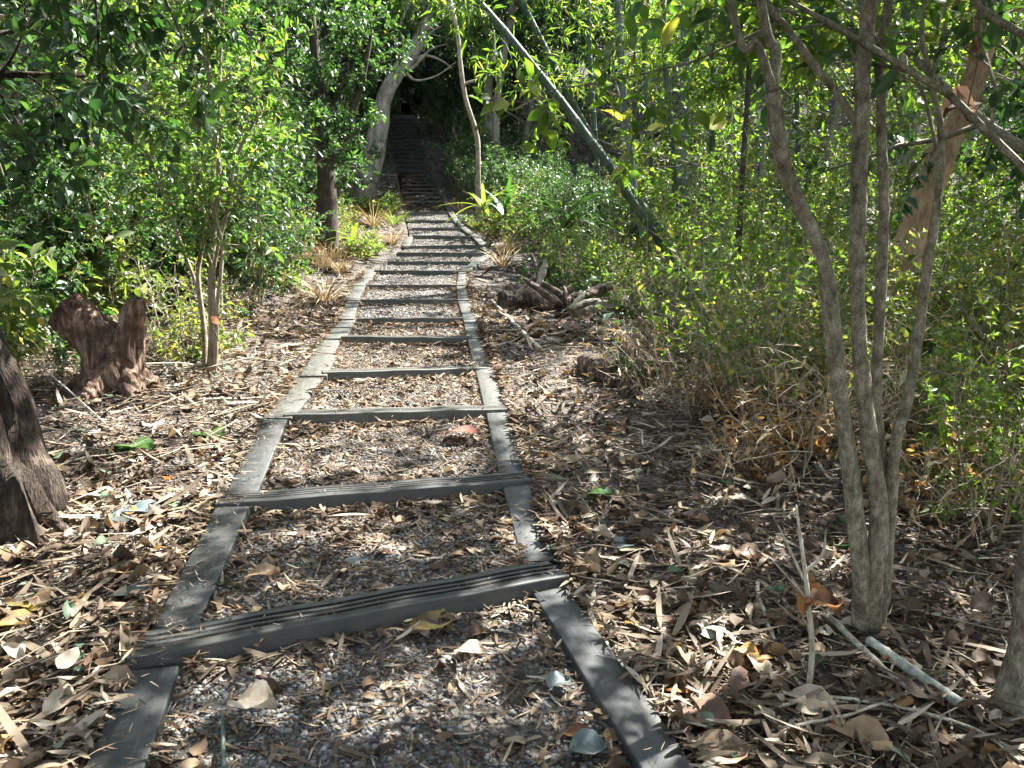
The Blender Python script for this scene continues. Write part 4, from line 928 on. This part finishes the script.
LV = [(430, 632, 58, 46, .5, Lyb, 'broad', 1.1, 'large yellow and brown leaf on the fill just below the first step'),
      (583, 567, 42, 30, -.6, Ltan, 'broad', 2.0, 'curled tan leaf against the edging beside the first step'),
      (822, 610, 36, 28, .3, Lor, 'broad', 2.0, 'curled vivid orange leaf at the top of the dead seedling'),
      (680, 688, 34, 26, .3, Lor, 'broad', 1.4, 'small orange-brown leaf beside the lowest right edging timber'),
      (702, 722, 60, 42, -.5, Lbr, 'broad', 1.2, 'largest brown ribbed leaf near the lowest right edging timber'),
      (722, 752, 62, 40, .2, Ltan, 'broad', 1.0, 'brown ribbed leaf overlapping the long pale strap leaf'),
      (750, 745, 120, 15, -.75, Lpale, 'strap', .2, 'long pale strap leaf lying diagonally by the lowest edging timber'),
      (806, 700, 55, 17, -.45, Lpale, 'broad', 1.2, 'pale papery pod-like leaf below the bent stick'),
      (858, 738, 60, 24, -.6, Ltan, 'broad', 1.5, 'folded tan leaf between the crossing grey twigs'),
      (252, 712, 46, 34, .1, Lpale, 'broad', 1.6, 'ragged pale leaf on gravel beside the lowest left edging'),
      (588, 755, 40, 30, .2, Lblue, 'broad', 1.4, 'blue-grey leaf on the fill beside the lowest right edging'),
      (560, 690, 26, 20, .9, Lblue, 'broad', 1.4, 'small blue-grey leaf in the middle of the lowest fill'),
      (578, 738, 30, 18, .1, Lor, 'broad', .8, 'small ochre leaf just above the blue-grey leaf'),
      (127, 572, 32, 24, .3, Ltan, 'broad', 1.6, 'tan ribbed leaf on litter left of the first step'),
      (132, 598, 44, 12, .3, Lblue, 'broad', 1.0, 'narrow blue-grey leaf under the tan ribbed one'),
      (607, 560, 62, 11, -.55, Lpale, 'strap', .3, 'slim pale strap leaf just right of the first step'),
      (622, 605, 34, 10, -1.0, Lpale, 'strap', .4, 'tiny pale strap leaf below the slim strap leaf'),
      (600, 497, 34, 22, .1, Lgr, 'broad', .8, 'flat green leaf on litter right of the second step'),
      (626, 549, 30, 20, .8, Lblue, 'broad', 1.0, 'grey-green leaf on the litter beyond the slim strap leaf'),
      (462, 415, 36, 22, .2, Lred, 'broad', .7, 'reddish curled leaf resting at the third step'),
      (352, 520, 40, 9, .15, Lpale, 'strap', .5, 'pale strip leaf on the fill above the first step'),
      (262, 582, 38, 14, .7, Ltan, 'broad', 1.2, 'tan folded leaf on the fill near the left edging'),
      (358, 568, 12, 20, 1.4, Lblue, 'broad', .8, 'small grey-green leaf standing on the fill above the first step'),
      (135, 450, 40, 28, .2, Lgr, 'broad', 1.1, 'broad green-grey leaf on litter below the stump'),
      (210, 438, 36, 26, -.3, Lgr, 'broad', 1.3, 'dark green leaf on litter left of the third step'),
      (110, 520, 48, 24, -.2, Lblue, 'broad', 1.0, 'blue-grey leaf among litter near the flared trunk'),
      (142, 515, 40, 22, .5, Lblue, 'broad', 1.2, 'second blue-grey leaf among litter, closer to the edging'),
      (98, 498, 34, 18, .2, Lpale, 'broad', 1.0, 'pale grey leaf behind the blue-grey leaves'),
      (30, 610, 50, 26, -.4, Lyb, 'broad', 1.2, 'yellow leaf on litter at the left frame edge'),
      (12, 628, 40, 20, .5, Lyb, 'broad', 1.1, 'yellow-brown leaf below the yellow leaf at the left edge'),
      (292, 347, 16, 22, 1.2, Lpale, 'broad', .8, 'white-lit leaf standing beside the left edging'),
      (660, 495, 60, 10, -.1, Ltan, 'strap', .4, 'long tan strip on the litter beyond the second step'),
      (560, 448, 60, 10, -.3, Lred, 'strap', .4, 'reddish strap leaf right of the third step edging'),
      (740, 500, 24, 18, .3, Lpale, 'broad', 1.0, 'small pale leaf on the shaded litter before the golden shrub'),
      (745, 555, 36, 24, -.4, Lbr, 'broad', 1.5, 'dark brown leaf behind the dead seedling'),
      (845, 545, 30, 20, .2, Lgr, 'ovate', 1.0, 'small green leaf on the litter left of the near tree base'),
      (912, 512, 34, 26, .4, Ltan, 'broad', 1.5, 'tan leaf lying behind the near tree base'),
      (690, 520, 40, 16, -.6, Lbr, 'broad', 1.1, 'brown folded leaf in the middle of the right litter'),
      (645, 650, 50, 14, -1.2, Ltan, 'strap', .3, 'tan strap leaf beside the middle of the lowest edging timber'),
      (470, 660, 34, 16, .1, Lpale, 'broad', 1.3, 'small pale curled leaf on the fill right of the large yellow one'),
      (745, 690, 40, 18, .9, Lbr, 'broad', 1.7, 'dark shrivelled leaf between the ribbed leaves and pod leaf')]
for q, (px, py, wp, hp, yaw, mt, tp_, cu, lab) in enumerate(LV):
    p = None; onp = 120 < px < 640 and lab.find('fill') >= 0 or 'gravel' in lab or 'step' in lab and 'at the third' in lab
    p = on_ground(px, py); s_ = 1 / F_PX * np.linalg.norm(p - A(0, 0, CAM_Z))
    up = .02 if not onp else .035
    if 'seedling' in lab and 'top' in lab: p = at(822, 606, float(b8[1]) - .03); up = 0
    if px == 462: p = at(462, 415, 4.35); up = 0; p[2] = float(X[3][0][2]) - .06
    leaf_obj(lab, p + A(0, 0, up), wp * s_ * .88, hp * s_ * 1.25, yaw, mt, tp_, cu, tilt=(.1, .12))
# single leaves held up in the air on stalks
def held(label, px, py, Y, L, W, yaw, mat, tilt=(.2, .9), templ='broad'):
    p = at(px, py, Y); g0 = float(H(p[0], p[1])); root = empty('leafy_seedling', A(p[0], p[1], g0), label, 'seedling')
    m = MB(); m.inst(templ, [(0, 0, p[2] - g0)], [(math.cos(yaw), math.sin(yaw) * .3, tilt[0])], [(.1, -1, tilt[1])], L, W, .5, 0); m.build('leaf', mat, root, True)
    m = MB(); m.tube(smooth_path([(.05, .06, -.03), (.03, .04, (p[2] - g0) * .6), (0, 0, p[2] - g0)], 10), np.linspace(.004, .002, 10), 5); m.build('stem', G['bark_sap'], root, True)
held('bright yellow-green sunlit leaf held on a tall thin stalk', 704, 126, 5.5, .17, .15, .1, Lyl)
held('smaller yellow leaf on a tall stalk before the bamboo culms', 647, 130, 7.5, .19, .11, .2, Lyl)
held('orange dead leaf caught on a stalk in front of the sapling stems', 212, 322, 5.3, .06, .09, 1.2, Lor)
m = MB(); hp_ = at(966, 118, 2.9); m.inst('broad', [(-.09, 0, 0)], [(1, .1, .25)], [(0, -.6, 1)], .14, .11, 3.0, 0); m.inst('strap', [(-.08, .0, .03)], [(1, 0, .3)], [(0, -1, .4)], .16, .02, 1.0, 0)
m.tube([(0, 0, .02), (.02, .0, .15), (.06, 0, .35)], [.003, .003, .002], 5)
o = m.build('hanging_dead_leaf', Lbr, None, True); o.location = hp_; tag(o, 'curled dark dead leaf hanging in front of the tan leaning trunk', 'dead leaf')

# ------------------------------------------------------------------ specific shrubs
for px, py, Y, s in ((788, 440, 4.3, .9), (752, 455, 4.0, .65), (818, 425, 4.8, .9), (770, 430, 4.9, .8), (915, 470, 3.7, .85), (935, 440, 4.4, .8), (720, 430, 5.0, .6)):
    p = gnd(px, py, Y); put('shrub_dry', p[0], p[1], s)
for px, Y, s in ((985, 4.0, .6), (1010, 3.4, .55), (960, 5.0, .8), (1020, 5.5, .9), (900, 5.6, .8)):
    p = gnd(px, 400, Y); put('shrub_bright', p[0], p[1], s, v=0 if Y < 5 else 1)
for px, Y, s in ((-5, 5.2, .8), (40, 6.2, .85), (110, 7.0, .9), (10, 8.0, 1.1), (170, 8.4, 1.0)):
    p = gnd(px, 400, Y); put('shrub_large', p[0], p[1], s)
for px, Y, s in ((60, 7.4, .8), (-20, 5.6, .7), (150, 7.6, .9), (5, 7.2, 1.0), (250, 8.6, .8)):
    p = gnd(px, 400, Y); put('shrub_dense', p[0], p[1], s)
# trees added beside and behind the camera, mostly unseen, to shade the near path
for key, x, y, s in (('tree_dark', 3.9, 5.0, .75), ('tree_light', 5.2, 2.6, .75), ('tree_dark', 3.2, .6, .8), ('tree_dark', -4.0, 1.6, .75), ('tree_light', -5.2, 8.5, .8), ('tree_dark', 1.6, -3.2, .85), ('tree_dark', -2.2, -3.0, .85), ('tree_dark', 5.5, -2.5, .9), ('tree_dark', -6, -1.5, .9), ('tree_dark', 0, -6.5, 1.0), ('tree_dark', 4, -7, 1.0), ('tree_dark', -4.5, -6.5, 1.0)):
    put(key, x, y, s)

# labels of the scattered plants: look, step they stand by, rank from the path, side
LYm = (LY + RY) / 2
groups = {}
for (o, look, noun, x, y) in FILL:
    side = 'bamboo' if x > float(xL(y) + xR(y)) / 2 else 'stump'
    k = int(np.argmin(abs(LYm - y))); k = max(k, 1); dist = x - float(xR(y)) if side == 'bamboo' else float(xL(y)) - x
    groups.setdefault((side, k, look + ' ' + noun), []).append((dist, o, noun))
for (side, k, look), L_ in groups.items():
    L_.sort(key=lambda t: t[0])
    for q, (dist, o, noun) in enumerate(L_):
        lab = '%s %s the %s step on the %s side' % (look, 'level with' if k < len(X) - 1 else 'above', ORD[k], side)
        if len(L_) > 1: lab = '%s by the %s step, %s from the path on the %s side' % (look, ORD[k], ORD[q + 1], side)
        tag(o, lab, noun, {'shrub': 'shrubs beside the steps', 'plant': 'low plants beside the steps', 'grass tuft': 'grass tufts beside the steps', 'tree': 'trees of the surrounding forest', 'sapling': 'slim saplings in the undergrowth'}[noun])

for P in PROTO.values():
    for src in P:
        if id(src) not in used:
            for ch in list(src.children): bpy.data.objects.remove(ch)
            bpy.data.objects.remove(src)

# ------------------------------------------------------------------ litter, twigs, gravel, undergrowth (countless)
rs = np.random.default_rng(909)
def ground_pts(n, y0, y1, maxd, pw=1.6, path_ok=False):
    y = y0 + (y1 - y0) * rs.uniform(0, 1, n * 3) ** pw; half = np.minimum(.74 * y + .9, maxd)
    x = rs.uniform(-1, 1, n * 3) * half; l, r = xL(y), xR(y)
    ok = ((x < l - .01) | (x > r + .01)); x, y = x[ok][:n], y[ok][:n]
    return np.stack([x, y, H(x, y)], -1)
def path_pts(n, kmax, dens=None):
    k = rs.integers(0, kmax, n); P = np.zeros((n, 3)); u = rs.uniform(.06, .94, n); v = rs.uniform(.02, .98, n)
    for q in range(kmax):
        s_ = k == q
        if s_.any(): P[s_] = path_pt(q, u[s_], v[s_])
    return P, v
def lay(mb, P, templ, L, asp, mat, tilt=.25, h=(.0, .02), curl=(-1, 1.6)):
    n = len(P); a = rs.uniform(0, 2 * math.pi, n); D = np.stack([np.cos(a), np.sin(a), rs.normal(.0, tilt * .5, n) + .04], -1)
    N = unit(np.stack([rs.normal(0, tilt, n), rs.normal(0, tilt, n), np.ones(n)], -1)); Ls = rs.uniform(*L, n)
    Q = P.copy(); Q[:, 2] += rs.uniform(*h, n); Q -= D * (Ls / 2)[:, None] * A(1, 1, 0)
    mb.inst(templ, Q, D, N, Ls, Ls * rs.uniform(*asp, n), rs.uniform(*curl, n), mat)
mats = [G['litter'], G['litter_strap'], G['litter_green'], G['twig'], G['dry']]
mb = MB()
def clear_mask(P):   # litter thins out away from the light patches
    return P
lay(mb, ground_pts(75000, .9, 9, 6), 'diamond', (.01, .038), (.15, .6), 0, .5, (0, .025))
lay(mb, ground_pts(26000, .9, 9, 6), 'strap', (.03, .10), (.05, .2), 0, .35, (0, .03), (-2, 3))
lay(mb, ground_pts(9000, .9, 10, 7), 'strap', (.08, .26), (.06, .13), 1, .25, (.0, .04), (-1, 1.5))
lay(mb, ground_pts(4200, .9, 10, 7), 'broad', (.035, .11), (.3, .7), 0, .3, (.005, .04), (-1.5, 2.5))
lay(mb, ground_pts(1900, .9, 10, 7), 'broad', (.04, .12), (.25, .55), 1, .35, (.01, .05), (-1.5, 2.5))
lay(mb, ground_pts(420, .9, 9, 6), 'broad', (.03, .085), (.4, .7), 2, .35, (.01, .05), (-1, 2))
lay(mb, ground_pts(420, .9, 9, 6), 'broad', (.03, .08), (.4, .8), 4, .35, (.01, .05), (-1, 2))
lay(mb, ground_pts(16000, 7, 30, 12, 1.3), 'strap', (.06, .2), (.12, .5), 0, .4, (0, .05))
lay(mb, ground_pts(9000, 7, 30, 12, 1.3), 'strap', (.1, .28), (.06, .16), 1, .4, (0, .06))
tag(mb.build('leaf_litter', mats), kind='stuff', label='dry fallen leaves covering the ground beside the path')
mb = MB()
P, v = path_pts(27000, 6); lay(mb, P, 'diamond', (.008, .035), (.12, .5), 0, .4, (0, .008))
P, v = path_pts(16000, 6); lay(mb, P, 'strap', (.02, .07), (.06, .2), 0, .2, (0, .01), (-2, 3))
P, v = path_pts(2200, 6); lay(mb, P, 'strap', (.04, .12), (.06, .14), 1, .15, (.0, .012), (-1, 2))
P, v = path_pts(1300, 7); lay(mb, P, 'broad', (.03, .08), (.4, .7), 0, .2, (.002, .012), (-1, 2))
P, v = path_pts(14000, len(X) - 1); lay(mb, P, 'strap', (.03, .1), (.1, .3), 1, .2, (0, .01), (-1, 2))
for k in range(0, 9):
    for side in (0, 1):
        n_ = 230; t = rs.uniform(0, 1, n_); a_, b_ = X[k][side], X[k + 1][side]; e = unit(b_ - a_); nn = A(-e[1], e[0], 0) * (1 if side else -1)
        clump = -.004 + .03 * (noise2((a_ + (b_ - a_) * t[:, None])[:, 0], (a_ + (b_ - a_) * t[:, None])[:, 1], 6, 55))
        P = a_ + (b_ - a_) * t[:, None] + nn * (clump - np.abs(rs.normal(0, .03, n_)))[:, None] + A(0, 0, .008); lay(mb, P, 'strap', (.02, .12), (.06, .25), rs.integers(0, 2), .3, (-.02, .012), (-1, 2))
        P = a_ + (b_ - a_) * t[:120, None] + nn * (.165 + np.abs(rs.normal(0, .02, 120)))[:, None] + A(0, 0, -.03); lay(mb, P, 'strap', (.02, .09), (.06, .25), 0, .4, (-.02, .02), (-1, 2))
    if k:
        a_, b_ = X[k]; e = unit(b_ - a_); nn = A(-e[1], e[0], 0); n_ = 320; t = rs.uniform(.1, .9, n_)
        P = a_ + (b_ - a_) * t[:, None] - nn * (.012 + np.abs(rs.normal(.0, .04, n_)))[:, None] + A(0, 0, -.062); lay(mb, P, 'strap', (.02, .11), (.06, .25), rs.integers(0, 2), .3, (-.0, .018), (-1, 2))
# debris caught on top of the timbers
for k in range(0, 5):
    for side in (0, 1):
        n_ = [260, 70][side]; t = rs.uniform(0, 1, n_) ** (1.6 if side == 0 else 1); a_, b_ = X[k][side], X[k + 1][side]; e = unit(b_ - a_); nn = A(-e[1], e[0], 0) * (1 if side else -1)
        P = a_ + (b_ - a_) * t[:, None] + nn * rs.uniform(.01, .13, n_)[:, None] + A(0, 0, .012); lay(mb, P, 'strap', (.01, .05), (.03, .12), rs.integers(0, 2), .05, (0, .004), (-.5, .5))
    if k: 
        a_, b_ = X[k]; e = unit(b_ - a_); nn = A(-e[1], e[0], 0); t = rs.uniform(0, 1, 60) ** 2
        P = a_ + (b_ - a_) * t[:, None] + nn * rs.uniform(.01, .12, 60)[:, None] + A(0, 0, .014); lay(mb, P, 'strap', (.01, .05), (.03, .12), 1, .05, (0, .004), (-.5, .5))
P, v = path_pts(60000, len(X) - 1); P = P[P[:, 1] > 19]; lay(mb, P, 'strap', (.06, .14), (.3, .6), 1, .2, (0, .01), (-1, 2))
tag(mb.build('path_litter', mats), kind='stuff', label='dry leaf fragments strewn over the path')
# twigs
mb = MB()
for P, ln, rr_, sides in ((ground_pts(4200, .9, 8, 6), (.06, .4), (.0012, .004), 4), (ground_pts(1500, 4, 16, 9), (.2, .8), (.002, .006), 4), (path_pts(500, 7)[0], (.03, .16), (.001, .0022), 3)):
    for p in P:
        a = rs.uniform(0, 6.28); L_ = rs.uniform(*ln); d = A(math.cos(a), math.sin(a), rs.normal(.04, .12)); bend = rs.normal(0, .12, 3) * A(1, 1, .4) * L_
        r_ = rs.uniform(*rr_); p = p + A(0, 0, r_ + rs.uniform(0, .02)); mb.tube(np.array([p - d * L_ / 2 * A(1, 1, .0), p + bend, p + d * L_ / 2]), [r_, r_ * .8, r_ * .5], sides, 0, caps=False)
tag(mb.build('twig_litter', G['twig']), kind='stuff', label='thin dead twigs strewn over the litter')
# gravel
mb = MB(); P, v = path_pts(42000, 7); P2, v2 = path_pts(7000, 1); P3, v3 = path_pts(3000, 2); P = np.vstack([P, P2, P3]); v = np.concatenate([v, v2 * .59, v3 * .59])
dens = .35 + .65 * (vnoise(P * A(1.7, 1.7, 0) + A(3, 3, .5), 21) > -.15); keep = (rs.uniform(0, 1, len(P)) < dens) & ((v < .6) | (rs.uniform(0, 1, len(P)) < .6)); P = P[keep]
n_ = len(P); ic = (ICO[0], ICO[1]); a = rs.normal(size=(n_, 3)); s_ = rs.uniform(.004, .0125, n_)
lod = [(p_ * A(1, 2, .6) * (1 + .28 * math.sin(i_ * 2.7))) for i_, p_ in enumerate(ic[0])]; mb.inst((A(*lod).reshape(-1, 3), ic[1]), P + A(0, 0, .001), np.stack([np.cos(a[:, 0] * 3), np.sin(a[:, 0] * 3), a[:, 1] * .3], -1), unit(A(0, 0, 1) + a * .3), s_, s_ * rs.uniform(.35, .55, n_), rs.uniform(.7, 1.1, n_), 0)
tag(mb.build('gravel', G['gravel']), kind='stuff', label='small grey gravel filling the steps')
mb = MB(); P, v = path_pts(14000, 24); P = P[P[:, 1] > 7]; n_ = len(P); a = rs.normal(size=(n_, 3)); s_ = rs.uniform(.01, .02, n_)
mb.inst((A(*lod).reshape(-1, 3), ic[1]), P, a, unit(A(0, 0, 1) + a * .3), s_, s_ * .5, 1, 0); tag(mb.build('upper_gravel', G['gravel']), kind='stuff', label='grey gravel on the upper steps')
# undergrowth over the forest floor
mb = MB()
P = ground_pts(30000, 6, 38, 30, 1.1); l = xL(P[:, 1]); r = xR(P[:, 1]); d = np.maximum(l - P[:, 0], P[:, 0] - r); P = P[d > .9 + rs.uniform(0, 1.2, len(P))]
n_ = len(P); D = unit(rs.normal(size=(n_, 3)) * A(1, 1, .4) + A(0, 0, .5)); P = P + A(0, 0, 1) * rs.uniform(0, .35, n_)[:, None] ** 1.0
mb.inst('diamond', P, D, unit(rs.normal(0, .5, (n_, 3)) + A(0, 0, 1)), rs.uniform(.07, .2, n_), rs.uniform(.03, .09, n_), 1, 0)
tag(mb.build('undergrowth', [G['dark']]), kind='stuff', label='low leafy undergrowth covering the forest slopes')
for o in list(sc.objects):
    if 'nl' in o: del o['nl']
